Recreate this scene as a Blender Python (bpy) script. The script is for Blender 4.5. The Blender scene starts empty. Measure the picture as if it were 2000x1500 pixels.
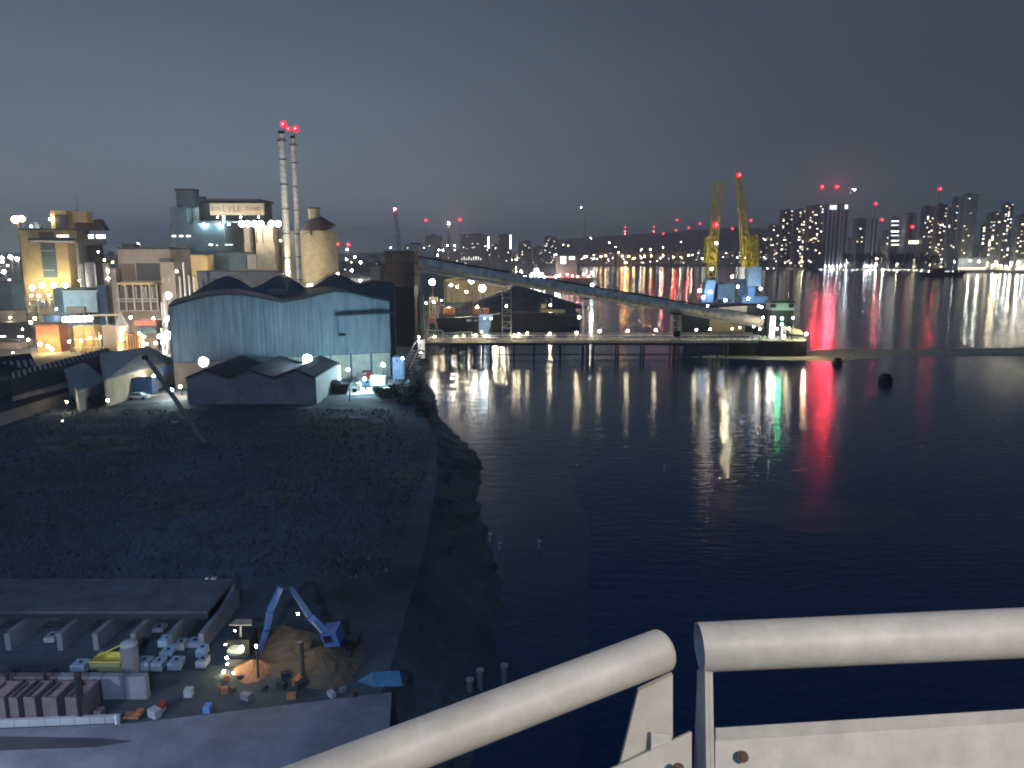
import bpy, math, random
from mathutils import Vector, Matrix
random.seed(7)
S = bpy.context.scene
C = S.collection
R = math.radians
# ------------------------------------------------------------------ camera
FPX = 1455.0; CH = 35.0; HOR = 498.0
PITCH = math.atan((750 - HOR) / FPX)
cd = bpy.data.cameras.new('camera'); cam = bpy.data.objects.new('camera', cd); C.objects.link(cam)
cd.sensor_fit = 'HORIZONTAL'; cd.sensor_width = 36.0; cd.lens = FPX / 2000 * 36.0
cd.clip_start = 0.05; cd.clip_end = 20000
cam.location = (0, 0, CH); cam.rotation_euler = (math.pi / 2 - PITCH, 0, 0)
S.camera = cam
# ------------------------------------------------------------------ render
S.render.engine = 'CYCLES'
cy = S.cycles
cy.use_denoising = True
cy.max_bounces = 5; cy.diffuse_bounces = 2; cy.glossy_bounces = 3; cy.volume_bounces = 0; cy.transmission_bounces = 2
cy.sample_clamp_indirect = 4.0
cy.use_light_tree = True
cy.caustics_reflective = False; cy.caustics_refractive = False
cy.filter_width = 1.9
S.view_settings.view_transform = 'Standard'; S.view_settings.look = 'None'
S.view_settings.exposure = 0.22; S.view_settings.gamma = 1; S.view_settings.use_curve_mapping = False
# ------------------------------------------------------------------ world: night sky over a lit city
W = bpy.data.worlds.new('World'); S.world = W; W.use_nodes = True
nt = W.node_tree; nt.nodes.clear()
def N(t, **k):
    n = nt.nodes.new(t)
    for a, b in k.items(): setattr(n, a, b)
    return n
out = N('ShaderNodeOutputWorld')
sky = N('ShaderNodeTexSky', sky_type='NISHITA', sun_disc=False)
sky.sun_elevation = R(-12); sky.sun_rotation = R(150)
b1 = N('ShaderNodeBackground'); b1.inputs[1].default_value = 0.06
nt.links.new(sky.outputs[0], b1.inputs[0])
tc = N('ShaderNodeTexCoord'); sep = N('ShaderNodeSeparateXYZ'); nt.links.new(tc.outputs['Generated'], sep.inputs[0])
def ramp(stops):
    r = N('ShaderNodeValToRGB'); e = r.color_ramp.elements
    while len(e) > 1: e.remove(e[-1])
    e[0].position = stops[0][0]; e[0].color = (*stops[0][1], 1)
    for p, c in stops[1:]:
        x = e.new(p); x.color = (*c, 1)
    return r
rl = ramp([(0.0, (.200, .255, .290)), (.06, (.168, .218, .258)), (.14, (.130, .172, .222)), (.32, (.066, .092, .125)), (.6, (.022, .048, .105)), (1, (.012, .032, .085))])
rr = ramp([(0.0, (.074, .098, .112)), (.06, (.058, .078, .096)), (.14, (.047, .064, .086)), (.32, (.038, .056, .080)), (.6, (.015, .034, .078)), (1, (.009, .025, .068))])
for r_ in (rl, rr): nt.links.new(sep.outputs[2], r_.inputs[0])
mr = N('ShaderNodeMapRange'); mr.interpolation_type = 'SMOOTHERSTEP'
mr.inputs[1].default_value = -.55; mr.inputs[2].default_value = .62
nt.links.new(sep.outputs[0], mr.inputs[0])
mx = N('ShaderNodeMix', data_type='RGBA')
nt.links.new(mr.outputs[0], mx.inputs[0]); nt.links.new(rl.outputs[0], mx.inputs[6]); nt.links.new(rr.outputs[0], mx.inputs[7])
b2 = N('ShaderNodeBackground'); b2.inputs[1].default_value = 1.0
cn = N('ShaderNodeTexNoise'); cn.inputs['Scale'].default_value = 2.2; cn.inputs['Detail'].default_value = 5; cn.inputs['Roughness'].default_value = .6
cm = N('ShaderNodeMapRange'); cm.inputs[1].default_value = .3; cm.inputs[2].default_value = .7; cm.inputs[3].default_value = .95; cm.inputs[4].default_value = 1.05
cs = N('ShaderNodeVectorMath', operation='SCALE'); cmp_ = N('ShaderNodeMapping'); cmp_.inputs['Scale'].default_value = (1, 1, 3.5)
nt.links.new(tc.outputs['Generated'], cmp_.inputs[0]); nt.links.new(cmp_.outputs[0], cn.inputs['Vector']); nt.links.new(cn.outputs['Fac'], cm.inputs[0])
nt.links.new(mx.outputs[2], cs.inputs[0]); nt.links.new(cm.outputs[0], cs.inputs['Scale']); nt.links.new(cs.outputs[0], b2.inputs[0])
ad = N('ShaderNodeAddShader'); nt.links.new(b1.outputs[0], ad.inputs[0]); nt.links.new(b2.outputs[0], ad.inputs[1])
nt.links.new(ad.outputs[0], out.inputs[0])
# faint blue sun added as a fill for dark ground and walls
sl = bpy.data.lights.new('night_fill_sun', 'SUN'); sl.energy = 0.34; sl.angle = R(.5); sl.color = (.22, .46, 1)
so = bpy.data.objects.new('night_fill_sun', sl); C.objects.link(so); so.rotation_euler = (R(48), 0, R(-28))
HAZE = 0.00022
# ------------------------------------------------------------------ projection helpers (a pixel of the 2000x1500 photo and a distance give a place)
cp, sp = math.cos(PITCH), math.sin(PITCH)
def ray(px, py):
    a = (px - 1000) / FPX; b = (750 - py) / FPX
    return Vector((a, cp + b * sp, -sp + b * cp))
def U(px, py, Y):
    d = ray(px, py); return Vector((0, 0, CH)) + d * (Y / d.y)
def G(px, py, z=5.0):
    d = ray(px, py); return Vector((0, 0, CH)) + d * ((z - CH) / d.z)
def ppm(Y, z=20):            # photo pixels per metre
    return FPX / (Y * cp + (CH - z) * sp)
# ------------------------------------------------------------------ materials
MATS = {}
def mat(name, col, rough=.8, metal=0, var=.18, sc=.35, bump=.12, spec=.5):
    if name in MATS: return MATS[name]
    m = bpy.data.materials.new(name); m.use_nodes = True; t = m.node_tree; L = t.links
    p = t.nodes['Principled BSDF']
    p.inputs['Roughness'].default_value = rough; p.inputs['Metallic'].default_value = metal
    p.inputs['Specular IOR Level'].default_value = spec
    g = t.nodes.new('ShaderNodeTexCoord')
    n = t.nodes.new('ShaderNodeTexNoise'); n.inputs['Scale'].default_value = sc; n.inputs['Detail'].default_value = 6; n.inputs['Roughness'].default_value = .65
    L.new(g.outputs['Object'], n.inputs['Vector'])
    mp = t.nodes.new('ShaderNodeMapRange'); mp.inputs[1].default_value = .3; mp.inputs[2].default_value = .7
    mp.inputs[3].default_value = 1 - var * 1.6; mp.inputs[4].default_value = 1 + var
    L.new(n.outputs['Fac'], mp.inputs[0])
    mu = t.nodes.new('ShaderNodeVectorMath'); mu.operation = 'SCALE'; mu.inputs[0].default_value = col
    L.new(mp.outputs[0], mu.inputs['Scale']); L.new(mu.outputs[0], p.inputs['Base Color'])
    if bump:
        n2 = t.nodes.new('ShaderNodeTexNoise'); n2.inputs['Scale'].default_value = sc * 6; n2.inputs['Detail'].default_value = 5
        L.new(g.outputs['Object'], n2.inputs['Vector'])
        b = t.nodes.new('ShaderNodeBump'); b.inputs['Strength'].default_value = bump; b.inputs['Distance'].default_value = .3 / sc * .2
        L.new(n2.outputs['Fac'], b.inputs['Height']); L.new(b.outputs[0], p.inputs['Normal'])
    MATS[name] = m; return m
def ribbed(name, col, pitch=.5, axis='X', rough=.6, var=.15):
    """corrugated sheet: fine relief and streaky wear"""
    if name in MATS: return MATS[name]
    m = mat(name, col, rough, 0, var, .25, 0); t = m.node_tree; L = t.links; p = t.nodes['Principled BSDF']
    g = t.nodes.new('ShaderNodeTexCoord')
    nz_ = next(q for q in t.nodes if q.type == 'TEX_NOISE'); mg = t.nodes.new('ShaderNodeMapping'); mg.inputs['Scale'].default_value = (3.2, 3.2, .35)
    L.new(g.outputs['Object'], mg.inputs[0]); L.new(mg.outputs[0], nz_.inputs['Vector'])
    w = t.nodes.new('ShaderNodeTexWave'); w.bands_direction = axis; w.inputs['Scale'].default_value = 1 / pitch * .31
    L.new(g.outputs['Object'], w.inputs['Vector'])
    b = t.nodes.new('ShaderNodeBump'); b.inputs['Strength'].default_value = .5; b.inputs['Distance'].default_value = .08
    L.new(w.outputs['Fac'], b.inputs['Height']); L.new(b.outputs[0], p.inputs['Normal'])
    return m
def facade(name, wall, glass, bw, bh, mortar=.35):
    """far facades whose unlit panes are too small to tell apart"""
    if name in MATS: return MATS[name]
    m = bpy.data.materials.new(name); m.use_nodes = True; t = m.node_tree; L = t.links; p = t.nodes['Principled BSDF']
    p.inputs['Roughness'].default_value = .55
    g = t.nodes.new('ShaderNodeTexCoord'); s_ = t.nodes.new('ShaderNodeSeparateXYZ'); c_ = t.nodes.new('ShaderNodeCombineXYZ')
    a_ = t.nodes.new('ShaderNodeMath'); a_.operation = 'ADD'
    L.new(g.outputs['Object'], s_.inputs[0]); L.new(s_.outputs[0], a_.inputs[0]); L.new(s_.outputs[1], a_.inputs[1])
    L.new(a_.outputs[0], c_.inputs[0]); L.new(s_.outputs[2], c_.inputs[1])
    b = t.nodes.new('ShaderNodeTexBrick'); b.offset = 0
    b.inputs['Scale'].default_value = 1; b.inputs['Brick Width'].default_value = bw; b.inputs['Row Height'].default_value = bh
    b.inputs['Mortar Size'].default_value = mortar * bh
    b.inputs['Color1'].default_value = (*glass, 1); b.inputs['Color2'].default_value = (*[q * 1.6 for q in glass], 1); b.inputs['Mortar'].default_value = (*wall, 1)
    L.new(c_.outputs[0], b.inputs[0]); L.new(b.outputs['Color'], p.inputs['Base Color'])
    MATS[name] = m; return m
def emit(col, s, sampled=True):
    k = ('e', tuple(round(c, 3) for c in col), round(s, 3), sampled)
    if k in MATS: return MATS[k]
    m = bpy.data.materials.new('lamp_light'); m.use_nodes = True; t = m.node_tree; t.nodes.clear()
    o = t.nodes.new('ShaderNodeOutputMaterial'); e = t.nodes.new('ShaderNodeEmission')
    e.inputs[0].default_value = (*col, 1); e.inputs[1].default_value = s
    t.links.new(e.outputs[0], o.inputs[0])
    m.cycles.emission_sampling = 'AUTO' if sampled else 'NONE'
    MATS[k] = m; return m
WHITE = (1, .96, .88); COOL = (.78, .90, 1); WARM = (1, .80, .50); YEL = (1, .86, .55); ORANGE = (1, .50, .12); RED = (1, .045, .07); GREEN = (.1, 1, .45); CYAN = (.5, .9, 1)
M = dict(
    cream=mat('cream_wall', (.50, .42, .28)), tan=mat('tan_brick', (.46, .34, .16), sc=.2), beige=mat('beige_concrete', (.26, .225, .19), sc=.15),
    dteal=mat('dark_teal_cladding', (.07, .11, .13)), teal=mat('teal_cladding', (.12, .20, .22), sc=.2), dark=mat('dark_steel', (.03, .033, .04), .6), black=mat('black_steel', (.012, .013, .017), .6),
    brown=mat('brown_cladding', (.13, .095, .08), sc=.2), roof=mat('dark_roof', (.022, .03, .038), .7, sc=.3), grey=mat('grey_concrete', (.22, .22, .215), sc=.3),
    lgrey=mat('pale_concrete', (.40, .40, .38), sc=.25), steel=mat('galvanised_steel', (.42, .42, .40), .5, .3), white=mat('white_paint', (.78, .77, .72), .45, var=.06, sc=1.5, bump=.03),
    silver=mat('stack_steel', (.74, .72, .66), .5, .2, sc=.5), brick=mat('red_brick', (.26, .11, .07), sc=.3), rust=mat('rusty_orange', (.45, .17, .06), sc=.8), pink=mat('faded_pink_paint', (.15, .11, .11), sc=1.0),
    yellow=mat('crane_yellow', (.75, .58, .09), .5), blue=mat('crane_blue', (.16, .32, .62), .45), hblue=mat('handler_blue', (.07, .16, .36), .5), dblue=mat('dark_blue_steel', (.05, .10, .19), .5), lblue=mat('pale_blue_paint', (.33, .50, .74), .5),
    tarpblue=mat('blue_tarpaulin', (.03, .14, .24), .6, sc=1.5), cyanp=mat('pale_cyan_panel', (.42, .62, .66)), red=mat('red_paint', (.45, .05, .04), .5), pallid=mat('pale_plastic', (.34, .38, .44), .5, sc=2),
    wood=mat('dark_timber', (.09, .07, .05), .8, sc=.6), soil=mat('ochre_spoil', (.13, .095, .055), .95, sc=.5, bump=.6), coal=mat('dark_aggregate', (.05, .06, .07), .95, sc=.3, bump=.5),
    leaf=mat('leaves', (.025, .038, .024), .8, sc=1.2, var=.5), leafb=mat('far_leaves', (.030, .040, .034), .9, sc=.2, var=.5), bark=mat('bark', (.08, .06, .045), .9),
    dark_ground=mat('dark_ground', (.055, .057, .06), .85, sc=.4, bump=.3), olive=mat('olive_paint', (.30, .29, .12), .6), hullb=mat('black_hull', (.02, .02, .024), .5), rose=mat('pink_deck', (.55, .20, .16), .6),
)
blue_clad = ribbed('blue_ribbed_cladding', (.19, .25, .285), .9, var=.26)
roof_rib = ribbed('ribbed_roof', (.02, .026, .034), .9, rough=.75)
roof_pale = ribbed('pale_ribbed_roof', (.36, .36, .31), .9, rough=.7)
# ------------------------------------------------------------------ geometry
class MB:
    def __init__(s): s.v = []; s.f = []; s.smooth = False
    def add(s, vs, fs):
        n = len(s.v); s.v += [Vector(v) for v in vs]; s.f += [tuple(i + n for i in f) for f in fs]; return s
    def box(s, c, d, rz=0):
        c = Vector(c); x, y, z = (q / 2 for q in d); r = Matrix.Rotation(rz, 3, 'Z')
        return s.add([c + r @ Vector((a * x, b * y, e * z)) for e in (-1, 1) for a, b in ((-1, -1), (1, -1), (1, 1), (-1, 1))],
                     [(3, 2, 1, 0), (4, 5, 6, 7), (0, 1, 5, 4), (1, 2, 6, 5), (2, 3, 7, 6), (3, 0, 4, 7)])
    def span(s, a, b):       # box between two corners
        a = Vector(a); b = Vector(b); return s.box((a + b) / 2, [abs(q) for q in (b - a)])
    def ext(s, prof, off):   # polygon profile swept by a vector
        n = len(prof); o = Vector(off); P = [Vector(p) for p in prof]
        return s.add(P + [p + o for p in P], [tuple(range(n)), tuple(range(2 * n - 1, n - 1, -1))] + [(i, i + n, (i + 1) % n + n, (i + 1) % n) for i in range(n)])
    def tube(s, a, b, r0, r1=None, n=8, caps=True):
        a = Vector(a); b = Vector(b); r1 = r0 if r1 is None else r1
        d = (b - a).normalized(); u = d.orthogonal().normalized(); w = d.cross(u)
        V = []
        for c, r in ((a, r0), (b, r1)):
            for i in range(n):
                t = 2 * math.pi * (i + .5) / n; V.append(c + (u * math.cos(t) + w * math.sin(t)) * r)
        F = [(i, (i + 1) % n, (i + 1) % n + n, i + n) for i in range(n)]
        if caps: F += [tuple(range(n - 1, -1, -1)), tuple(range(n, 2 * n))]
        return s.add(V, F)
    def ball(s, c, r, sz=1.0, n=8, m=5):
        c = Vector(c); V = [c + Vector((0, 0, r * sz))]
        for j in range(1, m):
            a = math.pi * j / m
            for i in range(n):
                t = 2 * math.pi * i / n; V.append(c + Vector((r * math.sin(a) * math.cos(t), r * math.sin(a) * math.sin(t), r * sz * math.cos(a))))
        V.append(c - Vector((0, 0, r * sz)))
        F = [(0, 1 + i, 1 + (i + 1) % n) for i in range(n)]
        for j in range(m - 2):
            for i in range(n):
                a = 1 + j * n; F.append((a + i, a + n + i, a + n + (i + 1) % n, a + (i + 1) % n))
        a = 1 + (m - 2) * n; F += [(a + i, len(V) - 1, a + (i + 1) % n) for i in range(n)]
        return s.add(V, F)
    def poly(s, pts): return s.add(pts, [tuple(range(len(pts)))])
    def build(s, name, m, parent=None, origin=None, smooth=False):
        o0 = Vector(parent.get('_w', (0, 0, 0))) if parent is not None else Vector(origin or (0, 0, 0))
        me = bpy.data.meshes.new(name); me.from_pydata([v - o0 for v in s.v], [], s.f); me.materials.append(m)
        if smooth:
            me.polygons.foreach_set('use_smooth', [True] * len(me.polygons)); me.set_sharp_from_angle(angle=R(40))
        me.update()
        o = bpy.data.objects.new(name, me); C.objects.link(o)
        if parent is not None: o.parent = parent; o['_w'] = tuple(o0)
        else: o.location = o0; o['_w'] = tuple(o0)
        return o
def thing(name, label, cat, loc, group=None):
    o = bpy.data.objects.new(name, None); C.objects.link(o); o.empty_display_size = .5
    o.location = loc; o['_w'] = tuple(loc); o['label'] = label; o['category'] = cat
    if group: o['group'] = group
    return o
def tag(o, label, cat, group=None):
    o['label'] = label; o['category'] = cat
    if group: o['group'] = group
    return o
def kind(o, k): o['kind'] = k; return o
def shared(name, me, parent, loc, scale=None):     # a piece that shares its mesh
    o = bpy.data.objects.new(name, me); C.objects.link(o); o.parent = parent
    o.location = Vector(loc) - Vector(parent['_w']); o['_w'] = tuple(loc)
    if scale: o.scale = scale
    return o
_boxmesh = {}
def boxmesh(m, d):
    k = (m.name, tuple(round(q, 2) for q in d))
    if k not in _boxmesh:
        b = MB().box((0, 0, 0), d); me = bpy.data.meshes.new('box_piece'); me.from_pydata(b.v, [], b.f); me.materials.append(m); _boxmesh[k] = me
    return _boxmesh[k]
def bulb(parent, c, r, col, inten, name='bulb', sz=1.0):
    """glass that gives off light; inten in W/sr"""
    return MB().ball(c, r, sz, 8, 5).build(name, emit(col, inten / (math.pi * r * r)), parent)
def lamp(px, py, Y, r, col, inten, label, zb=5, name='floodlight', cat='floodlight', group=None, pole=True, back=1.0):
    p = U(px, py, Y)
    base = Vector((p.x, p.y + back * r * 1.5, zb))
    t = thing(name, label, cat, base, group)
    bulb(t, p, r, col, inten)
    if back: MB().box((p.x, p.y + r * 1.35, p.z), (r * 1.6, r * .4, r * 1.2)).build('housing', M['dark'], t)
    if pole and p.z - zb > .5: MB().tube(base, (base.x, base.y, p.z + .2), max(.08, r * .18), max(.06, r * .13), 6).build('pole', M['dark'], t)
    return t
# ================================================================== SETTING
def sheet(name, pts, z, m, depth=0, k='structure', org=(0, 0, 0)):
    mb = MB(); P = [Vector((p[0], p[1], z)) for p in pts]
    if sum(P[i].x * P[(i + 1) % len(P)].y - P[(i + 1) % len(P)].x * P[i].y for i in range(len(P))) < 0: P.reverse()
    if depth: mb.ext([p - Vector((0, 0, depth)) for p in P][::-1], (0, 0, depth))
    else: mb.poly(P)
    return kind(mb.build(name, m, origin=org), k)
# water
wm = bpy.data.materials.new('river_water'); wm.use_nodes = True; t_ = wm.node_tree; L_ = t_.links; p_ = t_.nodes['Principled BSDF']
p_.inputs['Base Color'].default_value = (.006, .034, .088, 1); p_.inputs['Roughness'].default_value = .095; p_.inputs['IOR'].default_value = 1.33
def wavebump(t_, p_, strength, sx, sy):
    L_ = t_.links
    g_ = t_.nodes.new('ShaderNodeTexCoord'); mp_ = t_.nodes.new('ShaderNodeMapping'); mp_.inputs['Scale'].default_value = (sx, sy, 1)
    L_.new(g_.outputs['Object'], mp_.inputs[0])
    n_ = t_.nodes.new('ShaderNodeTexNoise'); n_.inputs['Scale'].default_value = 1; n_.inputs['Detail'].default_value = 4; n_.inputs['Roughness'].default_value = .55
    L_.new(mp_.outputs[0], n_.inputs['Vector'])
    b_ = t_.nodes.new('ShaderNodeBump'); b_.inputs['Strength'].default_value = strength; b_.inputs['Distance'].default_value = .25
    L_.new(n_.outputs['Fac'], b_.inputs['Height']); L_.new(b_.outputs[0], p_.inputs['Normal'])
wavebump(t_, p_, .38, .35, .8)
sheet('water', [(-6000, -900), (7000, -900), (7000, 9000), (-6000, 9000)], 0, wm)
# left bank
bank = [(-4000, -600), (-11, -600), (-10, 20), (-9, 50), (-9, 72), (-10, 95), (-12.5, 120), (-19, 148), (-25, 180), (-30, 215), (-31, 262), (-34, 300), (-36, 352), (34, 372), (37, 470), (26, 520), (-28, 700), (-60, 1100), (-40, 1500), (-4, 1650), (10, 2380), (60, 2420),
        (300, 2430), (830, 2425), (905, 2240), (975, 2050), (1030, 1890), (1012, 1660), (996, 1470), (965, 1083), (900, 300), (880, -600), (6500, -600), (6500, 8500), (-4000, 8500)]
land_m = mat('rough_ground', (.075, .095, .105), .95, sc=.035, var=.55, bump=.5)
sheet('ground', bank, 5.0, land_m, 7)
def bankslope():
    top = [(-11, -40), (-10, 20), (-9, 50), (-9, 72), (-10, 95), (-12.5, 120), (-19, 148), (-25, 180), (-30, 215), (-31, 262)]; rnd = random.Random(31); rows = []
    for (a, b), (c, d) in zip(top, top[1:]):
        n_ = max(2, int((d - b) / 2.5))
        for j in range(n_):
            f = j / n_; x, y = a + (c - a) * f, b + (d - b) * f; w_ = 7.6 + 1.2 * math.sin(y * .11) - max(0, (y - 150) * .05)
            rows.append([Vector((x + w_ * k / 6 + rnd.uniform(-.5, .5) * (k > 0), y, 4.99 - 5.3 * (k / 6) ** .8 + rnd.uniform(-.22, .22) * (0 < k < 6))) for k in range(7)])
    V = [v for q in rows for v in q]; F = [(i * 7 + j, i * 7 + j + 1, (i + 1) * 7 + j + 1, (i + 1) * 7 + j) for i in range(len(rows) - 1) for j in range(6)]
    return kind(MB().add(V, F).build('river_bank', land_m), 'structure')
bankslope()
# wet mud left by the tide, sloping from the bank into the water
mudm = bpy.data.materials.new('wet_mud'); mudm.use_nodes = True; t_ = mudm.node_tree; p_ = t_.nodes['Principled BSDF']
p_.inputs['Base Color'].default_value = (.009, .030, .070, 1); p_.inputs['Roughness'].default_value = .16; p_.inputs['Specular IOR Level'].default_value = .45; wavebump(t_, p_, .35, .25, .45)
def mud(pts, z0, z1, inner):      # low mound: outer ring at z0, inner ring at z1
    mb = MB(); n = len(pts); c = Vector((sum(p[0] for p in pts) / n, sum(p[1] for p in pts) / n, 0))
    A = [Vector((p[0], p[1], z0)) for p in pts]; B = [Vector((c.x + (p[0] - c.x) * inner, c.y + (p[1] - c.y) * inner, z1)) for p in pts]
    mb.add(A + B, [(i, (i + 1) % n, (i + 1) % n + n, i + n) for i in range(n)] + [tuple(range(n, 2 * n))])
    return mb
def wob(pts, k=6, amp=1.2, seed=1):
    rnd = random.Random(seed); o = []
    for i in range(len(pts)):
        a, b = Vector(pts[i]), Vector(pts[(i + 1) % len(pts)])
        for j in range(k):
            p = a.lerp(b, j / k); L = (b - a).length
            o.append((p.x + rnd.uniform(-1, 1) * amp * min(1, L / 20), p.y + rnd.uniform(-1, 1) * amp * min(1, L / 20)))
    return o
mf = [(-4, 20), (2, 24), (5, 50), (8, 75), (10, 95)] + [(G(a, b, 0).x, G(a, b, 0).y) for a, b in ((1110, 925), (1140, 880), (1150, 840), (1150, 805), (1110, 785), (1060, 770), (1000, 752), (900, 728), (850, 735))] + [(-24, 180), (-17, 150), (-9, 120), (-6, 95), (-6, 72)]
sheet('mud_flat', wob(mf, 8, .7, 3), .03, mudm)
mb2 = [(G(a, b, 0).x, G(a, b, 0).y) for a, b in ((1380, 968), (1480, 972), (1600, 980), (1750, 985), (1800, 1010), (1700, 1045), (1560, 1040), (1430, 1010))]
sheet('mud_bank', wob(mb2, 8, 1.2, 5), .02, mudm)
silt = mat('yellow_silt', (.50, .42, .24), .7, sc=.05, bump=.1)
sh = [(58, 256), (84, 250), (104, 246), (132, 256), (170, 262), (215, 268), (240, 276), (215, 284), (170, 282), (112, 278), (100, 272), (90, 258), (70, 262)]
kind(mud(wob(sh, 5, 1.0, 11), -.08, .10, .9).build('shoal', silt), 'structure')
# far hills
hm = mat('hill_woodland', (.030, .036, .036), .95, sc=.01, var=.4)
def ridge(name, prof, Y, depth, seed):
    rnd = random.Random(seed); mb = MB(); pts = []
    for i in range(len(prof) - 1):
        (a, b), (c, d) = prof[i], prof[i + 1]
        for j in range(10):
            f = j / 10; pts.append((a + (c - a) * f, b + (d - b) * f + rnd.uniform(-1.2, 1.2)))
    pts.append(prof[-1]); rows = []
    for k_, (dy, hh) in enumerate(((0, 0), (.25, .55), (.6, .9), (1, 1), (1.5, .8), (2.2, 0))):
        rows.append([Vector((U(px, py, Y + depth).x, Y + depth * dy, 4 + (U(px, py, Y + depth).z - 4) * hh)) for px, py in pts])
    n = len(pts); V = [v for r in rows for v in r]
    F = [(j * n + i, j * n + i + 1, (j + 1) * n + i + 1, (j + 1) * n + i) for j in range(len(rows) - 1) for i in range(n - 1)]
    return kind(mb.add(V, F).build(name, hm, smooth=True), 'structure')
ridge('hills', [(940, 505), (1060, 484), (1085, 468), (1150, 463), (1210, 459), (1290, 456), (1380, 448), (1440, 444), (1520, 452), (1700, 470), (2100, 488), (2500, 496)], 3400, 900, 4)
ridge('hills', [(-500, 486), (0, 492), (300, 497), (640, 496), (760, 492), (900, 494), (1000, 498)], 3600, 900, 8)
# quay pavement under the ship, with kerb and a dark tapering strip
def GP(*px, z=5.0): return [(G(a, b, z).x, G(a, b, z).y) for a, b in px]
pave = mat('quay_concrete', (.21, .215, .23), .85, sc=.25, var=.25, bump=.2)
sheet('pavement', GP((-700, 1447), (0, 1424), (255, 1413), (765, 1352), (756, 1500), (740, 1900), (-900, 1900), z=5.12), 5.12, pave, .3)
sheet('ground_strip', GP((-600, 1490), (-2, 1466), (190, 1459), (262, 1447), (195, 1441), (0, 1438), (-600, 1462), z=5.13), 5.128, M['dark_ground'])
for i, q in enumerate((((255, 962), (395, 958), (402, 1004), (300, 1008)), ((560, 954), (596, 952), (586, 985), (548, 992)), ((745, 920), (840, 918), (846, 944), (760, 950)), ((480, 960), (545, 958), (520, 975), (478, 972)), ((60, 855), (290, 850), (280, 880), (90, 884)))):
    sheet('pavement', GP(*q), 5.02 + i * .006, mat('worn_slab', (.12, .125, .10), .9, sc=.3, var=.5), .1)
# lit yard strips
sheet('ground_strip', GP((100, 789), (250, 776), (365, 764), (365, 781), (250, 790), (100, 803)), 5.03, M['grey'])
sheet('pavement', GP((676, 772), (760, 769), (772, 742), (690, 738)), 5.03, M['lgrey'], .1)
# ------------------------------------------------------------------ vegetation
def leaves(mb, c, rad, n, size, rnd):
    for _ in range(n):
        while True:
            v = Vector((rnd.uniform(-1, 1), rnd.uniform(-1, 1), rnd.uniform(-1, 1)))
            if .25 < v.length < 1: break
        p = Vector(c) + Vector((v.x * rad[0], v.y * rad[1], v.z * rad[2]))
        a = Vector((rnd.gauss(0, 1), rnd.gauss(0, 1), rnd.gauss(0, 1))).normalized(); b = a.orthogonal().normalized(); s_ = size * rnd.uniform(.5, 1.3)
        mb.poly([p - a * s_, p - b * s_ * .7, p + a * s_, p + b * s_ * .7])
TREE = {}
def tree(x, y, zb, h, w, label, group, far=True, var=0, name='tree', cat='tree'):
    k = (var, far)
    if k not in TREE:
        rnd = random.Random(var * 13 + 5); c = MB(); tr = MB()
        for _ in range(9):
            a = rnd.uniform(0, 6.28); r = rnd.uniform(0, .33); z = rnd.uniform(.38, .82)
            q = (math.cos(a) * r, math.sin(a) * r, z)
            leaves(c, q, (rnd.uniform(.14, .25), rnd.uniform(.14, .25), rnd.uniform(.10, .19)), 60, .035, rnd)
            tr.tube((0, 0, z * .45), q, .018, .006, 5)
        tr.tube((0, 0, 0), (0.01, 0, .6), .035, .015, 6)
        out_ = []
        for b_, mm, nm in ((tr, M['bark'], 'trunk'), (c, M['leafb'] if far else M['leaf'], 'crown')):
            me = bpy.data.meshes.new(nm); me.from_pydata(b_.v, [], b_.f); me.materials.append(mm); out_.append((nm, me))
        TREE[k] = out_
    if name == 'bush': zb -= h * .32
    t = thing(name, label, cat, (x, y, zb), group); t.scale = (w, w, h); t.rotation_euler.z = random.uniform(0, 6)
    for nm, me in TREE[k]:
        o = bpy.data.objects.new(nm, me); C.objects.link(o); o.parent = t
    return t
def treepx(px, pyb, pyt, Y, w, label, group, **k):
    b = U(px, pyb, Y); h = U(px, pyt, Y).z - b.z; zb = 4.8
    return tree(b.x, Y, zb, max(3, h + b.z - zb), w, label, group, **k)
# ================================================================== BUILDINGS
def blk(parent, name, x0, x1, yt, yb, Y, depth, m, zb=None):
    """box whose front face spans photo pixels x0..x1, yt..yb at distance Y"""
    if depth > 2.5 and x1 < 960:      # the near side wall also takes up some of the width seen
        depth = max(2.5, min(depth, .28 * (x1 - x0) / (1000 - x1) * Y)); x1 = 1000 - (1000 - x1) * (Y + depth) / Y
    if depth > 2.5 and x0 > 1040: depth = max(2.5, min(depth, .28 * (x1 - x0) / (x0 - 1000) * Y)); x0 = 1000 + (x0 - 1000) * (Y + depth) / Y
    a = U(x0, yt, Y); b = U(x1, yt, Y); z0 = U(x0, yb, Y).z if zb is None else zb
    return MB().span((a.x, Y, z0), (b.x, Y + depth, a.z)).build(name, m, parent)
def win(parent, px, py, Y, w, h, m, name='window'):
    p = U(px, py, Y); return shared(name, boxmesh(m, (w, .25, h)), parent, (p.x, Y - .1, p.z))
wlit = [emit(WHITE, 5), emit(WARM, 3.2), emit(YEL, 7), emit(COOL, 3), emit(WARM, 1.2), emit(WHITE, 12)]
darkpane = mat('dark_glass', (.02, .025, .03), .2, var=.1)
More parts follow.
